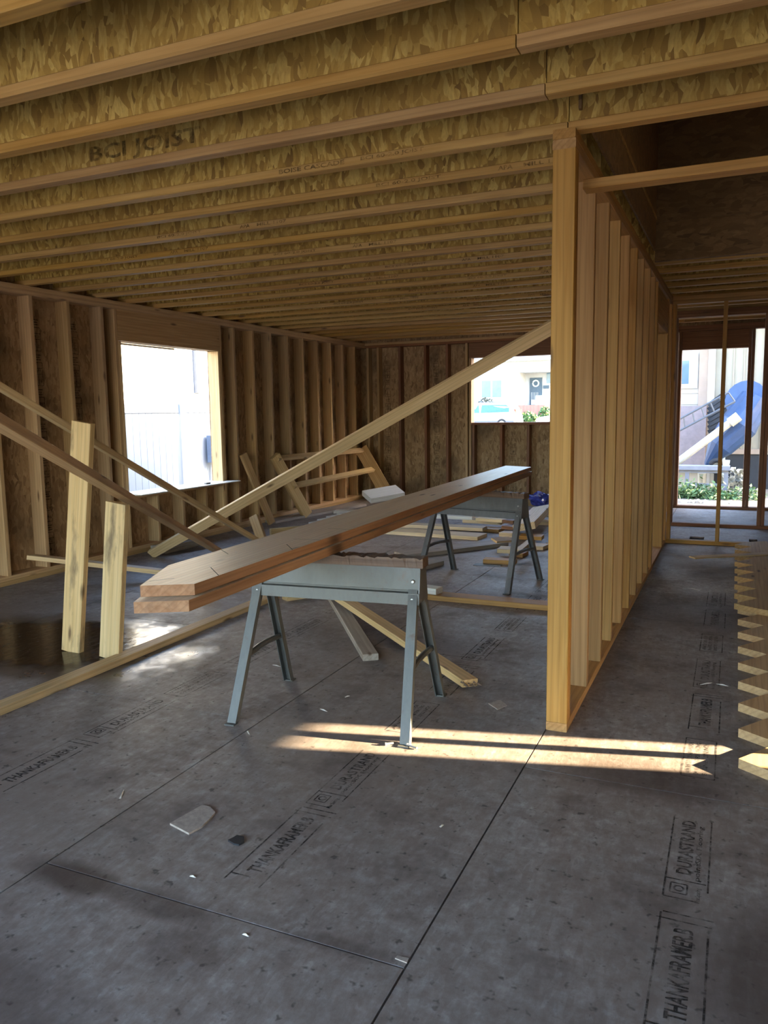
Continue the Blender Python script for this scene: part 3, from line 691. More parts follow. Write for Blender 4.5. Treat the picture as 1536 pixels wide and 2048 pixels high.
# leaning frame: two side boards with two rungs
fr = tag(empty('fallen_wall_frame', fl(620, 1036)), 'loose lumber frame with two rungs leaning at the left wall', 'frame'); fo = fr.location.copy()
Lb, Lt = fl(616, 1030, .03), at(550, 912, 0, -5.36); Rb, Rt = at(768, 978, 1, 10.95), at(722, 897, 1, 11.15)
def sub(name, p0, p1, wd, t, h, m): return lumber(name, Vector(p0)-fo, Vector(p1)-fo, wd, t, h, m, fr)
sub('side_board', Lb, Lt, .140, .038, (.75, -.5, .3), M['pale']); sub('side_board', Lb+Vector((-.045, .03, 0)), Lt+Vector((-.045, .03, 0)), .140, .038, (.75, -.5, .3), M['wallstud'])
sub('side_board', Rb, Rt, .20, .018, (.3, -1, .1), M['wallstud'])
sub('rung', ext(Lb, Lt, .96), ext(Rb, Rt, .96), .089, .038, (.3, -.6, .6), M['pale']); sub('rung', ext(Lb, Lt, .50), ext(Rb, Rt, .48), .089, .038, (.3, -.6, .6), M['pale'])
tag(lumber('leaning_board', fl(516, 1042, .03)+Vector((.28, -.12, 0)), at(486, 908, 0, -5.40), .10, .038, (1, -.3, .2), M['wallstud']), 'single board leaning on the left wall right of the window', 'board')
tag(lumber('wood_stub', fl(524, 1080, .0), fl(524, 1080, .0)+Vector((-.16, .1, .24)), .10, .07, (.3, -1, 0), M['stud']), 'short orange stub of wood tilted behind the planks', 'block')
tag(lumber('scrap_board', fl(300, 1106, .019)+Vector((.02, .1, 0)), fl(372, 1090, .019)+Vector((0, .25, 0)), .19, .038, (0, 0, 1), M['grey']), 'lower of the two short planks under the left window', 'board', 'short planks under the left window')
tag(lumber('scrap_board', fl(300, 1098, .075)+Vector((.02, .1, 0)), fl(372, 1086, .075)+Vector((0, .2, 0)), .235, .038, (-.08, 0, 1), M['grey']), 'upper of the two short planks under the left window', 'board', 'short planks under the left window')

# ---- brace across the hall at the partition
tag(lumber('hall_brace', (XPR+.002, 3.465, 2.292), (2.2, 3.465, 2.292), .089, .038, (0, 0, 1), M['stud']), 'horizontal stick nailed high across the hall from the partition', 'brace')

# ---- stair stringers lying along the right of the hall
def stringer(y0, n, x, z, label):
    p, rise, dep = .312, .10, .146; pts = []
    for i in range(n):
        y = y0+p*i; pts += [(x+dep, y-rise), (x, y)]
    pts.append((x+dep, y0+p*n-rise)); xb = x+.286
    poly = pts + [(xb, pts[-1][1]+.08), (xb, pts[0][1]-.06)]
    r = prism('stair_stringer', poly, z, z+.038, M['wallstud'])
    bm = bmesh.new(); bm.from_mesh(r.data); bmesh.ops.triangulate(bm, faces=[f for f in bm.faces if len(f.verts) > 4]); bm.to_mesh(r.data); bm.free()
    R = Matrix.Rotation(math.pi/2, 4, 'Z'); r.data.transform(R.inverted()); r.matrix_world = R
    return tag(r, label, 'stringer', 'stair stringers')
stringer(3.165, 17, .058, .0, 'long sawtooth stair stringer lying on the hall floor')
stringer(5.62, 9, .035, .038, 'shorter sawtooth stringer stacked on the far part of the long one')
tag(lumber('lath', at(1384, 1115, 2, .082), at(1545, 1107, 2, .082), .10, .012, (0, 0, 1), M['pale']), 'thin slat laid across the stacked stringers', 'slat')

# ---- small litter on the floor
def scrap_sheet(name, pix, z, t, mat, label, cat):
    P = [fl(*p) for p in pix]; c = sum(P, Vector())/len(P)
    o = prism(name, [(q.x-c.x, q.y-c.y) for q in P], z, z+t, mat); o.location = (c.x, c.y, 0); return tag(o, label, cat)
M['card'] = mat_plain('cardboard', (.40, .335, .28), .85, 0, .2, 60, .3)
scrap_sheet('cardboard_scrap', [(340, 1650), (378, 1670), (404, 1656), (418, 1642), (431, 1628), (421, 1617), (405, 1613)], 0, .007, M['card'], 'torn piece of grey cardboard on the foreground floor', 'cardboard')
scrap_sheet('card_scrap', [(977, 1408), (995, 1420), (1014, 1412), (1000, 1401)], 0, .004, M['card'], 'small corrugated scrap on the floor left of the partition post', 'cardboard')
M['dark'] = mat_plain('dark_litter_and_shade', (.02, .022, .026), .7)
scrap_sheet('dark_scrap', [(456, 1683), (466, 1678), (474, 1673), (488, 1676), (489, 1686), (478, 1692), (468, 1690)], 0, .006, M['dark'], 'small black shred right of the torn cardboard', 'litter')
scrap_sheet('chip', [(790, 1918), (795, 1913), (818, 1918), (814, 1927)], 0, .003, M['card'], 'small pale chip on the joint in the near foreground', 'litter')
rr = random.Random(11)
tri = [((640, 1418), (655, 1424), 'pale splinter on the floor between the near sawhorse feet'), ((1400, 1370), (1425, 1366), 'short splinter beside the printed stamp in the hall'), ((240, 1598), (248, 1580), 'curled splinter left of the torn cardboard'),
 ((545, 1330), (562, 1334), 'small splinter behind the left foot of the near sawhorse'), ((690, 1395), (700, 1392), 'tiny splinter in the middle under the near sawhorse'), ((495, 1462), (499, 1470), 'splinter just right of the near left sawhorse foot'),
 ((486, 1868), (498, 1874), 'pale chip in the foreground below the cross joint'), ((1375, 1176), (1400, 1181), 'yellow sliver across the middle of the hall floor'), ((880, 1655), (888, 1650), 'tiny pale fleck on the sheet right of the printed stamp'),
 ((380, 1752), (392, 1756), 'small chip just above the cross joint at left'), ((1432, 1368), (1458, 1373), 'straight white sliver beside the stringer teeth')]
for a, b, lb in tri:
    A, B = fl(*a), fl(*b); c = (A+B)/2; d = (B-A)*.5; n = Vector((-d.y, d.x, 0)).normalized()*.004
    o = pyd('wood_splinter', [-d+n, -d-n, d-n*.4, d+n*.4, Vector((0, 0, .005))], [(0, 1, 4), (1, 2, 4), (2, 3, 4), (3, 0, 4)], M['white']); o.location = (c.x, c.y, .0012)
    tag(o, lb, 'splinter', 'splinters on the floor')
for i, (a, b) in enumerate((((770, 1488), (787, 1486)), ((813, 1489), (834, 1496)))):
    A, B = fl(*a, .007), fl(*b, .007); A.z = B.z = .007
    r = tag(empty('bolt', (A.x, A.y, 0)), ('steel bolt left of the near sawhorse foot', 'longer steel bolt right of the near sawhorse foot')[i], 'bolt', 'bolts at the sawhorse foot')
    o0 = Vector((A.x, A.y, 0)); tube('shank', [A-o0, B-o0], .005, M['rivet'], r, 6); tube('head', [A-o0, A-o0+(B-A).normalized()*.006], .007, M['rivet'], r, 6)
# puddle at the foot of the props
s = MT('puddle_water'); s.col((.018, .012, .009)); v = s.n('ShaderNodeTexCoord').outputs['Object']
nz = s.noise(s.mapv(v, (34, 16, 1), (0, 0, .6)), 1, 2); s.rough(s.gray(nz, .3, .7, .10, .28)); s.bump(nz, .35, .002)
sx = s.n('ShaderNodeSeparateXYZ'); s.l(v, sx.inputs[0])
rad = s.math('SQRT', s.math('ADD', s.math('POWER', s.math('ABSOLUTE', s.math('DIVIDE', sx.outputs[0], .82)), 2), s.math('POWER', s.math('ABSOLUTE', s.math('DIVIDE', sx.outputs[1], .50)), 2)))
edge = s.gray(s.math('ADD', rad, s.math('MULTIPLY', s.math('SUBTRACT', s.noise(v, 5, 3), .5), .9)), .72, 1.0, .95, 0)
trn = s.n('ShaderNodeBsdfTransparent'); mxs = s.n('ShaderNodeMixShader'); s.l(edge, mxs.inputs[0]); s.l(trn.outputs[0], mxs.inputs[1]); s.l(s.b.outputs[0], mxs.inputs[2]); s.l(mxs.outputs[0], s.out.inputs[0])
pv, N = [], 40
for i in range(N):
    t = 2*math.pi*i/N; r_ = 1+.10*math.sin(3*t+1)+.07*math.sin(5*t)+.05*math.sin(9*t+2)
    pv.append((.90*r_*math.cos(t), .56*r_*math.sin(t), .0022))
pd = pyd('puddle', pv+[(0, 0, .003)], [(i, (i+1) % N, N) for i in range(N)], s.m); pd.location = (-3.78, 3.46, 0)
tag(pd, 'dark shallow puddle at the foot of the two standing boards', 'puddle')
# blue plastic bag on the thick board
M['bag'] = mat_plain('blue_plastic', (.05, .06, .30), .25, 0, .5, 18)
bp = at(1080, 992, 1, 10.4); bm = bmesh.new(); bmesh.ops.create_icosphere(bm, subdivisions=3, radius=1)
rr = random.Random(4)
for v_ in bm.verts:
    d = v_.co.copy(); k = 1+.16*math.sin(7*d.x+3*d.z)+.12*math.sin(9*d.y-5*d.x)+rr.uniform(-.06, .06); v_.co = Vector((d.x*.14*k, d.y*.12*k, max(-.085, d.z*.10*k)+.085))
me = bpy.data.meshes.new('plastic_bag'); bm.to_mesh(me); bm.free(); me.materials.append(M['bag'])
bg_ = link(bpy.data.objects.new('plastic_bag', me)); bg_.location = (bp.x, bp.y, .101); tag(bg_, 'crumpled blue plastic bag behind the far sawhorse', 'bag')

# ================================================================== OUTDOORS
def mat_ground():
    s = MT('yard_ground'); v = s.n('ShaderNodeNewGeometry').outputs['Position']
    n = s.noise(v, .35, 4, .6); n2 = s.noise(v, 6, 4, .65)
    c = s.mix(s.gray(n2, .3, .7), (.17, .14, .11), (.26, .225, .18))
    c = s.mix(s.gray(n, .50, .62, 0, .8), c, (.09, .13, .04))
    s.col(c); s.rough(.9); return s.m
M['ground'] = mat_ground()
M['conc'] = mat_plain('driveway_concrete', (.36, .34, .31), .85, 0, .10, 5)
prof = [(-60, -.45), (13, -.45), (30, -.45), (44, .05), (57, .18), (60, .95), (64, 1.1), (160, 1.2)]
v = [(x, y, z) for y, z in prof for x in (-120, 120)]
g = pyd('ground', v, [(2*i, 2*i+1, 2*i+3, 2*i+2) for i in range(len(prof)-1)], M['ground']); struct(g, 'bare yard ground around the building')
dv = struct(box('bounce_slab', (-7, -30, -.45), (5.5, YN-.03, -.06), M['conc']), 'unseen concrete slab added behind the camera to bounce sunlight indoors')  # added slab, bounces sun up onto the ceiling
fd = struct(empty('foundation'), 'concrete foundation under the floor')
for a, b in (((XL-.2, YN, -.46), (XL-.16, YB+.2, -.02)), ((XL-.2, YB+.17, -.46), (XR+.14, YB+.21, -.03)), ((XR+.12, YN, -.46), (XR+.14, YB+.2, -.02))): box('foundation_wall', a, b, M['conc'], fd)

# ---- left: white vinyl fence and the white house behind it
M['vinyl'] = mat_plain('white_vinyl', (.27, .30, .335), .45, 0, .03, 4)
M['whitepaint'] = mat_plain('white_siding', (.46, .47, .47), .6, 0, .04, 3)
M['bluegrey'] = mat_plain('blue_grey_metal', (.16, .20, .27), .5)
fe = tag(empty('vinyl_fence', (-8.5, 6, -.45)), 'white vinyl board fence outside the left window', 'fence'); FX = Vector((-8.5, 6, -.45))
def fbox(n, a, b, m, par, o): return box(n, Vector(a)-o, Vector(b)-o, m, par)
for y0 in (3.42, 5.85, 8.28, 10.71, 13.14, 15.57):
    fbox('fence_post', (-8.56, y0-.06, -.45), (-8.44, y0+.06, 1.63), M['vinyl'], fe, FX)
    for z in (-.30, 1.42): fbox('fence_rail', (-8.53, y0+.06, z), (-8.47, y0+2.37, z+.14), M['vinyl'], fe, FX)
    yy = y0+.07
    while yy < y0+2.3:
        fbox('fence_board', (-8.512, yy+.004, -.16), (-8.488, yy+.148, 1.42), M['vinyl'], fe, FX); yy += .15
def siding_x(r, X, y0, y1, z0, z1, step, m, o):         # horizontal boards on a wall facing +X
    z = z0
    while z < z1: fbox('siding_board', (X-.03, y0, z), (X+.0, y1, min(z+step-.008, z1)), m, r, o); z += step
nh = tag(empty('neighbour_house', (-11.6, 10, -.45)), 'white sided neighbouring house beyond the vinyl fence', 'house'); NO = Vector((-11.6, 10, -.45))
fbox('wall', (-18, 2, -.45), (-11.63, 22, 4.6), M['whitepaint'], nh, NO); siding_x(nh, -11.6, 2, 22, .6, 4.6, .28, M['whitepaint'], NO)
dp0, dp1 = at(390, 700, 0, -11.55), at(397, 786, 0, -11.55)
M['spout'] = mat_plain('dark_downspout', (.035, .05, .085), .5); fbox('downspout', (-11.6, dp1.y-.10, dp1.z), (-11.5, dp1.y+.12, 4.5), M['spout'], nh, NO)
v = [Vector(p)-NO for p in ((-11.2, 1.6, 4.55), (-11.2, 22.4, 4.55), (-18.4, 22.4, 4.55), (-18.4, 1.6, 4.55), (-14.8, 1.6, 6.4), (-14.8, 22.4, 6.4))]
pyd('roof', v, [(0, 1, 5, 4), (2, 3, 4, 5), (0, 4, 3), (1, 2, 5), (3, 2, 1, 0)], M['bluegrey'], nh)
mp = at(428, 880, 0, -8.3)
mb = tag(empty('meter_box', (-8.38, mp.y+.1, -.45)), 'grey utility box by the white fence at the window edge', 'box')
box('case', (-.06, -.12, 1.0), (.10, .25, 1.47), M['bluegrey'], mb); box('conduit', (-.02, .0, 0), (.04, .06, 1.0), M['bluegrey'], mb)

# ---- across the street: house, van, car, shrubs
M['bluetint'] = mat_plain('pale_trim', (.62, .72, .66), .6)
M['glass'] = mat_plain('dark_window_glass', (.10, .17, .24), .08, 0, .15, 2)
M['doorp'] = mat_plain('dark_door_paint', (.05, .08, .11), .5)
M['brick'] = MT('red_brick'); bt = M['brick'].n('ShaderNodeTexBrick'); M['brick'].l(M['brick'].n('ShaderNodeTexCoord').outputs['Object'], bt.inputs[0])
bt.inputs['Color1'].default_value = (.36, .13, .09, 1); bt.inputs['Color2'].default_value = (.28, .10, .07, 1); bt.inputs['Mortar'].default_value = (.4, .33, .28, 1); bt.inputs['Scale'].default_value = 4
M['brick'].l(bt.outputs[0], M['brick'].b.inputs['Base Color']); M['brick'] = M['brick'].m
HY = 62.0
hs_ = tag(empty('white_house', (-17, HY, .9)), 'white house with a porch across the street', 'house'); HO = Vector((-17, HY, .9))
pl_ = at(1037, 745, 1, HY); pt = pl_.z; px0 = pl_.x; pb = at(1040, 812, 1, HY).z
hb = lambda n, a, b, m, par=None: box(n, Vector(a)-(HO if par is None else HO), Vector(b)-HO, m, hs_ if par is None else par)
ev = at(1000, 724, 1, HY).z
hb('wall', (-34, HY, .9), (px0, HY+8, ev+.05), M['whitepaint']); hb('porch_header', (px0, HY, pt), (-6, HY+2.2, ev+.05), M['whitepaint'])
hb('porch_wall', (px0, HY+2.2, .9), (-6, HY+2.5, pt+.4), M['whitepaint']); hb('porch_floor', (px0, HY-.3, .9), (-6, HY+2.2, pb), M['conc'])
hb('eave', (-35, HY-.8, ev), (-5, HY+.1, ev+.22), M['bluetint'])
v = [Vector(p)-HO for p in ((-35.2, HY-.9, ev+.22), (-4.8, HY-.9, ev+.22), (-4.8, HY+9, ev+.22), (-35.2, HY+9, ev+.22), (-35.2, HY+4, ev+2.6), (-4.8, HY+4, ev+2.6))]
pyd('roof', v, [(0, 1, 5, 4), (2, 3, 4, 5), (0, 4, 3), (1, 2, 5), (3, 2, 1, 0)], M['bluegrey'], hs_)
w0, w1 = at(964, 762, 1, HY), at(1003, 794, 1, HY)
wn_ = hb('window', (w0.x-.1, HY-.05, w1.z-.1), (w1.x+.1, HY+.02, w0.z+.1), M['whitepaint'])
xm = (w0.x+w1.x)/2
for a, b in ((w0.x, xm-.08), (xm+.08, w1.x)): hb('pane', (a, HY-.07, w1.z), (b, HY-.04, w0.z), M['glass'], wn_)
d0, d1 = at(1060, 756, 1, HY+2.2), at(1084, 808, 1, HY+2.2)
dr = hb('front_door', (d0.x, HY+2.12, pb), (d1.x, HY+2.21, d0.z), M['doorp'])
tube('wreath', [Vector(((d0.x+d1.x)/2+.24*math.cos(t*.524), HY+2.08, d0.z-.45+.24*math.sin(t*.524)))-HO for t in range(13)], .06, M['bluetint'], dr, 6)
for i in range(5): hb('security_bar', (d0.x+.14+.13*i, HY+2.08, pb+.5), (d0.x+.17+.13*i, HY+2.1, pb+1.1), M['whitepaint'], dr)
hb('glass_panel', (d0.x+.14, HY+2.10, pb+.1), (d1.x-.14, HY+2.13, pb+.5), M['bluetint'], dr)
m0, m1 = at(1087, 771, 1, HY+2.2), at(1098, 777, 1, HY+2.2); hb('mailbox', (m0.x, HY+2.05, m1.z), (m1.x, HY+2.2, m0.z), M['doorp'])
q0, q1 = at(1094, 745, 1, HY+2.2), at(1110, 766, 1, HY+2.2); hb('porch_window', (q0.x, HY+2.12, q1.z), (q1.x, HY+2.22, q0.z), M['glass'])
r0 = at(1072, 791, 1, HY); hb('porch_rail', (r0.x, HY-.2, pb+.02), (-6, HY-.05, r0.z), M['whitepaint'])
b0 = at(1080, 831, 1, HY-1)
hb('brick_planter', (px0-.1, HY-1.2, .4), (b0.x+.4, HY-.31, pb+.05), M['brick'])
# van
M['carwhite'] = mat_plain('white_car_paint', (.52, .53, .54), .25, 0, .02)
M['carglass'] = mat_plain('tinted_car_glass', (.06, .14, .24), .06, 0, .1)
M['tyre'] = mat_plain('tyre_rubber', (.02, .02, .022), .8); M['hub'] = mat_plain('wheel_hub', (.55, .56, .58), .35, .6)
M['grey_trim'] = mat_plain('dark_grey_trim', (.10, .11, .14), .5); M['redlamp'] = mat_plain('red_lamp', (.55, .05, .03), .3)
def car(name, loc, rz, label, van):
    r = tag(empty(name, loc, rz), label, 'van' if van else 'car')
    if van: side = [(-2.45, .35), (-2.45, .75), (-2.25, 1.0), (-1.55, 1.12), (-.75, 1.66), (-.3, 1.75), (1.8, 1.75), (2.1, 1.62), (2.38, 1.05), (2.45, .85), (2.45, .35)]
    else: side = [(-2.2, .3), (-2.22, .7), (-2.0, .88), (-1.0, 1.0), (-.35, 1.42), (.9, 1.42), (1.65, 1.02), (2.15, .98), (2.2, .6), (2.2, .3)]
    W = .9; n = len(side); v = []
    for y, k in ((-W, .0), (-W*.97, 0.03), (W*.97, .03), (W, 0)):
        for x, z in side:
            tumble = .86 if z > 1.2 else 1
            v.append((x, y*tumble, z+k))
    f = [tuple(range(n)), tuple(range(3*n, 4*n))[::-1]]
    for s_ in range(3): f += [(s_*n+i, (s_+1)*n+i, (s_+1)*n+(i+1) % n, s_*n+(i+1) % n) for i in range(n)]
    pyd('body', v, f, M['carwhite'], r)
    if van: wins = [[(-.62, 1.06), (-.62, 1.58), (-.25, 1.62), (-.05, 1.62), (-.05, 1.06)][1:] and [(-1.25, 1.08), (-.68, 1.55), (-.22, 1.62), (-.15, 1.08)], [(-.05, 1.08), (.0, 1.62), (1.72, 1.62), (1.95, 1.45), (1.95, 1.12)]]
    else: wins = [[(-.85, 1.0), (-.32, 1.34), (.2, 1.36), (.2, 1.0)], [(.28, 1.0), (.28, 1.36), (.85, 1.34), (1.4, 1.02)]]
    for wv in wins:
        for sy in (-1, 1):
            m = len(wv); yo = [W*(1.0 if z < 1.2 else .875)*sy for x, z in wv]
            v = [(x, y+sy*.012, z) for (x, z), y in zip(wv, yo)] + [(x, y-sy*.03, z) for (x, z), y in zip(wv, yo)]
            pyd('side_window', v, [tuple(range(m))[::sy], tuple(range(m, 2*m))[::-sy]]+[(i, i+m, (i+1) % m+m, (i+1) % m) for i in range(m)], M['carglass'], r)
    for x in ((-1.5, 1.45) if van else (-1.35, 1.4)):
        for sy in (-1, 1):
            wh = tube('wheel', [(x, sy*(W-.2), .33), (x, sy*(W+.02), .33)], .33, M['tyre'], r, 18); tube('hub', [(x, sy*(W+.0), .33), (x, sy*(W+.035), .33)], .19, M['hub'], wh, 12)
    box('bumper', (2.35, -.85, .35), (2.52, .85, .62), M['grey_trim'], r) if van else box('bumper', (-2.28, -.82, .32), (-2.15, .82, .55), M['carwhite'], r)
    for sy in (-1, 1):
        box('sill_trim', (-2.3, sy*.9-.015, .33), (2.3, sy*.9+.015, .52), M['grey_trim'], r)
        if van: box('tail_lamp', (2.28, sy*.75-.09, .95), (2.42, sy*.75+.09, 1.3), M['redlamp'], r); tube('roof_rail', [(-.2, sy*.62, 1.80), (1.8, sy*.62, 1.80)], .025, M['grey_trim'], r, 6)
        else: box('head_lamp', (-2.2, sy*.6-.2, .66), (-2.05, sy*.6+.2, .8), M['glass'], r)
    return r
vr = at(1040, 826, 1, 54)
car('minivan', (vr.x-2.5, 54, .16), 0, 'white minivan parked across the street outside the back window', True)
cr = at(1079, 842, 1, 47); car('sedan', (cr.x+2.2, 47, .06), 0, 'white car nose at the right edge of the back window', False)
def shrub(loc, rx, ry, rz, label, seed, m, n=260, leaf=.16, cat='shrub', grp=None):
    r = tag(empty('shrub', loc), label, cat, grp); rr = random.Random(seed); v, f = [], []
    for i in range(n):
        d = Vector((rr.gauss(0, 1), rr.gauss(0, 1), abs(rr.gauss(0, 1)))).normalized()*rr.uniform(.55, 1.0)
        c = Vector((d.x*rx, d.y*ry, d.z*rz)); a = Vector((rr.uniform(-1, 1), rr.uniform(-1, 1), rr.uniform(-1, 1))).normalized()*leaf; b = a.cross(Vector((rr.uniform(-1, 1), rr.uniform(-1, 1), rr.uniform(-1, 1)))).normalized()*leaf*.45
        k = len(v); v += [c-a, c+b, c+a, c-b]; f.append((k, k+1, k+2, k+3))
    pyd('foliage', v, f, m, r); tube('stem', [(0, 0, 0), (0, 0, rz*.6)], leaf*.15, M['grey_trim'], r, 5); return r
M['leaf'] = mat_plain('green_leaves', (.07, .14, .04), .6, 0, .4, 3); M['leafd'] = mat_plain('dark_rose_leaves', (.10, .11, .09), .6, 0, .5, 3); M['weed'] = mat_plain('weed_leaves', (.08, .15, .055), .6, 0, .4, 6)
sb = at(970, 800, 1, 60); shrub((sb.x, 60, .95), 1.0, .6, 1.5, 'dark flowering bush in front of the white house window', 3, M['leafd'], 420)
sb = at(1062, 838, 1, 58.5); shrub((sb.x-.3, 58.5, .55), 1.1, .5, .75, 'low green shrub by the brick planter', 5, M['leaf'], 300)
sb = at(1090, 830, 1, 59.5); shrub((sb.x, 59.5, .7), .5, .5, 1.1, 'small pointed shrub right of the brick planter', 6, M['leaf'], 160)

# ---- beyond the hall: neighbour's side yard
BY = 19.4
M['beige'] = mat_plain('beige_siding', (.34, .30, .225), .7, 0, .05, 3); M['cream'] = mat_plain('cream_siding', (.38, .345, .30), .7, 0, .05, 3); M['tan'] = mat_plain('tan_pilaster', (.33, .25, .19), .75, 0, .06, 5)
M['block'] = mat_plain('pinkish_block', (.23, .19, .195), .85, 0, .12, 9)
nb = tag(empty('beige_house', (0, BY, -.45)), 'beige neighbouring house seen through the hall doorway', 'house'); BO = Vector((0, BY, -.45))
def nbx(n, xa, xb, ya, yb, d0, d1, m, par=None):          # pixel box on the wall plane; d0,d1 depth offsets
    a, b = at(xa, (ya+yb)/2, 1, BY), at(xb, (ya+yb)/2, 1, BY); t, u = at((xa+xb)/2, ya, 1, BY).z, at((xa+xb)/2, yb, 1, BY).z
    return box(n, Vector((a.x, BY+d0, u))-BO, Vector((b.x, BY+d1, t))-BO, m, nb if par is None else par)
cx = at(1425, 800, 1, BY).x
box('wall', Vector((-2.3, BY, -.45))-BO, Vector((cx, BY+.2, 5.6))-BO, M['cream'], nb); box('wall', Vector((cx, BY+.02, -.45))-BO, Vector((9, BY+.2, 5.6))-BO, M['beige'], nb)
z = 0.7
while z < 5.5: box('siding_board', Vector((-2.3, BY-.02, z))-BO, Vector((at(1398, 800, 1, BY).x, BY, z+.235))-BO, M['cream'], nb); z += .25
nbx('pilaster', 1398, 1418, 600, 905, -.05, 0, M['tan']); nbx('corner_trim', 1418, 1432, 600, 805, -.09, 0, M['whitepaint'])
for xx in (1449, 1466, 1487, 1506, 1525): nbx('batten', xx, xx+2, 600, 905, -.015, .02, M['beige'])
wn_ = nbx('window', 1338, 1396, 708, 777, -.06, 0, M['whitepaint']); nbx('pane', 1345, 1378, 722, 768, -.075, -.055, M['glass'], wn_)
nbx('skirt_wall', 1335, 1412, 812, 935, -.35, -.03, M['block']); nbx('beam', 1432, 1540, 898, 908, -.06, .02, M['tan'])
cw = nbx('crawl_space_shade', 1449, 1540, 909, 985, -.03, .02, M['dark']); nbx('frame_board', 1443, 1450, 904, 950, -.08, 0, M['bluetint'], cw)  # thin dark panel painted in for the shade inside the opening
e0 = at(1520, 690, 1, BY); box('roof', Vector((-2.6, BY-.7, e0.z+.9))-BO, Vector((9.5, BY+5, e0.z+1.1))-BO, M['bluegrey'], nb)
# yard things
YY = 18.38
M['kayak'] = mat_plain('blue_plastic_hull', (.03, .062, .145), .4, 0, .2, 4); M['pvc'] = mat_plain('white_pipe', (.42, .40, .33), .4); M['alu'] = mat_plain('grey_aluminium', (.10, .105, .115), .45, .2)
ky = tag(empty('kayak', (0, YY, -.45)), 'big blue plastic kayak leaning on the beige house', 'kayak'); KO = Vector((0, YY, -.45))
k0, k1, k2, k3 = at(1412, 930, 1, YY), at(1440, 893, 1, YY), at(1478, 850, 1, YY+.05), at(1512, 795, 1, YY+.15)
tube('hull', [p-KO for p in (k0, k1, k2, k3)], [.05, .28, .38, .30], M['kayak'], ky, 14)
c = at(1492, 800, 1, YY+.1); tube('end_disc', [c-KO, c-KO+Vector((.05, .25, -.05))], [.42, .40], M['kayak'], ky, 20)
pp = tag(empty('pipe', (0, 17.97, -.45)), 'long white pipe leaning across the blue kayak', 'pipe'); PO = Vector((0, 17.97, -.45))
a, b = at(1350, 928, 1, 17.97), at(1478, 832, 1, 17.97); tube('tube', [a-PO, b-PO], .075, M['pvc'], pp, 12); tube('coupling', [b-PO-(b-a).normalized()*.22, b-PO], .105, M['pvc'], pp, 12)
ld = tag(empty('ladder', (0, YY-.3, -.45)), 'grey metal ladder lying at a slant by the house', 'ladder'); LO = Vector((0, YY-.3, -.45))
A0, A1, B0, B1 = at(1350, 843, 1, YY-.3), at(1457, 785, 1, YY-.3), at(1350, 866, 1, YY-.3), at(1470, 803, 1, YY-.3)
for a, b in ((A0, A1), (B0, B1)): tube('rail', [a-LO, b-LO], .025, M['alu'], ld, 6)
for i in range(1, 7): tube('rung', [A0+(A1-A0)*i/6-LO, B0+(B1-B0)*i/6-LO], .018, M['alu'], ld, 6)
dk = tag(empty('shutter_stack', (0, YY+.75, -.45)), 'dark slatted panels leaning behind the ladder', 'panels'); DO = Vector((0, YY+.75, -.45))
for i in range(7):
    a, b = at(1417, 812+9*i, 1, YY+.75), at(1452+i*3, 787+9*i, 1, YY+.75); lumber('slat', a-DO, b-DO, .13, .02, (.2, -1, .4), M['dark'], dk)
be = tag(empty('bench', (0, 17.6, -.40)), 'grey weathered bench among the weeds outside the hall', 'bench'); BE = Vector((0, 17.6, -.40))
bx = lambda n, xa, xb, ya, yb, y0, y1, m: box(n, Vector((at(xa, 940, 1, 17.6).x, y0, at(1400, yb, 1, 17.6).z))-BE, Vector((at(xb, 940, 1, 17.6).x, y1, at(1400, ya, 1, 17.6).z))-BE, m, be)
M['greyp'] = mat_plain('grey_weathered_paint', (.20, .21, .245), .8, 0, .12, 6)
bx('seat_board', 1340, 1460, 931, 939, 17.42, 17.8, M['greyp']); bx('apron', 1345, 1457, 939, 945, 17.48, 17.53, M['greyp'])
bx('leg', 1371, 1379, 945, 978, 17.48, 17.58, M['greyp']); bx('leg', 1448, 1457, 945, 978, 17.48, 17.58, M['greyp']); bx('stretcher', 1379, 1448, 966, 971, 17.5, 17.55, M['greyp'])
tp = at(1452, 929, 1, 17.7); tag(tube('pot', [(tp.x, 17.7, tp.z-.02), (tp.x, 17.7, tp.z+.09)], [.06, .075], M['bluetint']), 'small pale pot on the end of the bench', 'pot')
wp_ = at(1404, 958, 1, 17.95); tag(tube('bucket', [(wp_.x, 17.98, -.44), (wp_.x, 17.98, wp_.z+.12)], [.07, .09], M['pvc'], None, 14), 'white bucket behind the bench', 'bucket')
tr = tag(empty('hose', (at(1434, 925, 1, 17.95).x, 17.95, -.45)), 'dark coil of hose behind the bench', 'hose'); tube('coil', [(.13*math.cos(t*.393), 0, .60+.12*math.sin(t*.393)) for t in range(17)], .05, M['tyre'], tr, 8); box('hose_stand', (-.05, -.03, 0), (.05, .03, .5), M['tyre'], tr)
bgp = at(1470, 952, 1, 18.6); wbq = shrub((bgp.x, 18.6, -.45), .30, .2, .55, 'crumpled white bags by the crawl space', 21, M['pvc'], 90, .12, 'bags'); wbq.name = 'white_bags'
rr = random.Random(9)
wv, wf = [], []
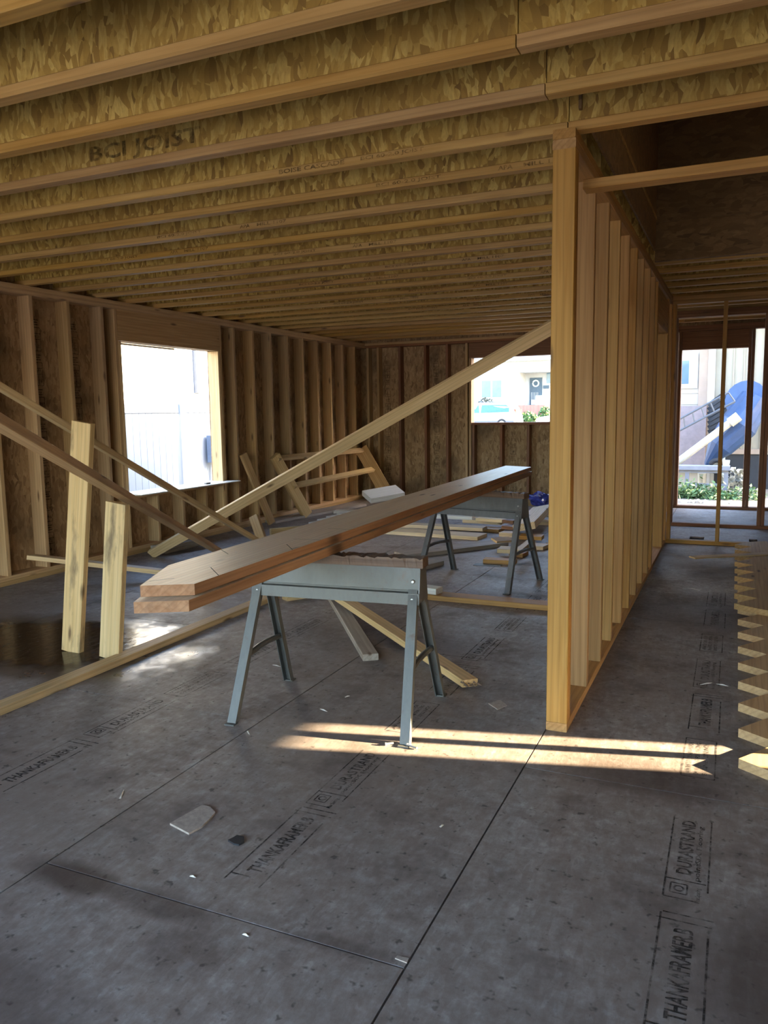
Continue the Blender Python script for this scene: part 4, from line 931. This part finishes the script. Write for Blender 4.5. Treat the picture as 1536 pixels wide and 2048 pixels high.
for (x, y, h, n) in [(1352, 975, .38, 160), (1362, 985, .26, 120), (1378, 990, .28, 130), (1398, 993, .30, 130), (1415, 985, .30, 120), (1432, 980, .26, 110), (1455, 985, .20, 80), (1475, 980, .22, 90), (1510, 985, .22, 90), (1440, 998, .12, 40), (1385, 978, .3, 90)]:
    p = fl(x, y, -.45); yy = min(p.y, 17.2)-.1; p = at(x, y, 1, yy)
    for i in range(n):
        c = Vector((p.x+rr.gauss(0, .11), yy+rr.gauss(0, .12), -.45+abs(rr.gauss(0, .5))*h)); a = Vector((rr.uniform(-1, 1), rr.uniform(-1, 1), rr.uniform(-.2, 1))).normalized()*.055; b = a.cross(Vector((rr.uniform(-1, 1), rr.uniform(-1, 1), rr.uniform(-1, 1)))).normalized()*.024
        k = len(wv); wv += [c-a, c+b, c+a, c-b]; wf.append((k, k+1, k+2, k+3))
wd_ = pyd('weeds', wv, wf, M['weed']); wd_['kind'] = 'stuff'; tag(wd_, 'low green weeds growing outside the hall doorway', 'weeds')
tw = fl(1338, 985, -.45); shrub((tw.x-.25, 17.6, -.45), .16, .15, .75, 'tall green weed left of the bench', 49, M['weed'], 150, .06, 'weed')
for i, (x, y, lb) in enumerate(((1383, 1001, 'flat pale stone left of the hall stud outside'), (1397, 1003, 'larger pale stone near the doorway sole plate'), (1412, 1000, 'pale stone just left of the hall stud'), (1462, 1003, 'small stone right of the hall stud'), (1362, 998, 'leftmost stone outside the doorway'))):
    p = fl(x, y, -.45); bm = bmesh.new(); bmesh.ops.create_icosphere(bm, subdivisions=1, radius=1)
    for q in bm.verts: q.co = Vector((q.co.x*.06*rr.uniform(.8, 1.2), q.co.y*.055*rr.uniform(.8, 1.2), max(-.02, q.co.z*.06*rr.uniform(.7, 1.3))))
    me = bpy.data.meshes.new('stone'); bm.to_mesh(me); bm.free(); me.materials.append(M['conc']); o = link(bpy.data.objects.new('stone', me)); o.location = (p.x, min(p.y, 16.2), -.43); tag(o, lb, 'stone', 'stones outside the hall')
# unseen shed added to the right of the building; it keeps the low sun off the back window
sh = tag(empty('sun_block_shed', (7, 14.3, -.45)), 'unseen shed added to block low sun right of the building', 'shed')
box('wall', (-1.6, -1.9, 0), (1.6, 1.9, 4.6), M['cream'], sh); v = [(-1.9, -2.1, 4.6), (1.9, -2.1, 4.6), (1.9, 2.1, 4.6), (-1.9, 2.1, 4.6), (0, -2.1, 5.8), (0, 2.1, 5.8)]
pyd('roof', v, [(0, 1, 4), (2, 3, 5), (1, 2, 5, 4), (3, 0, 4, 5), (3, 2, 1, 0)], M['bluegrey'], sh)
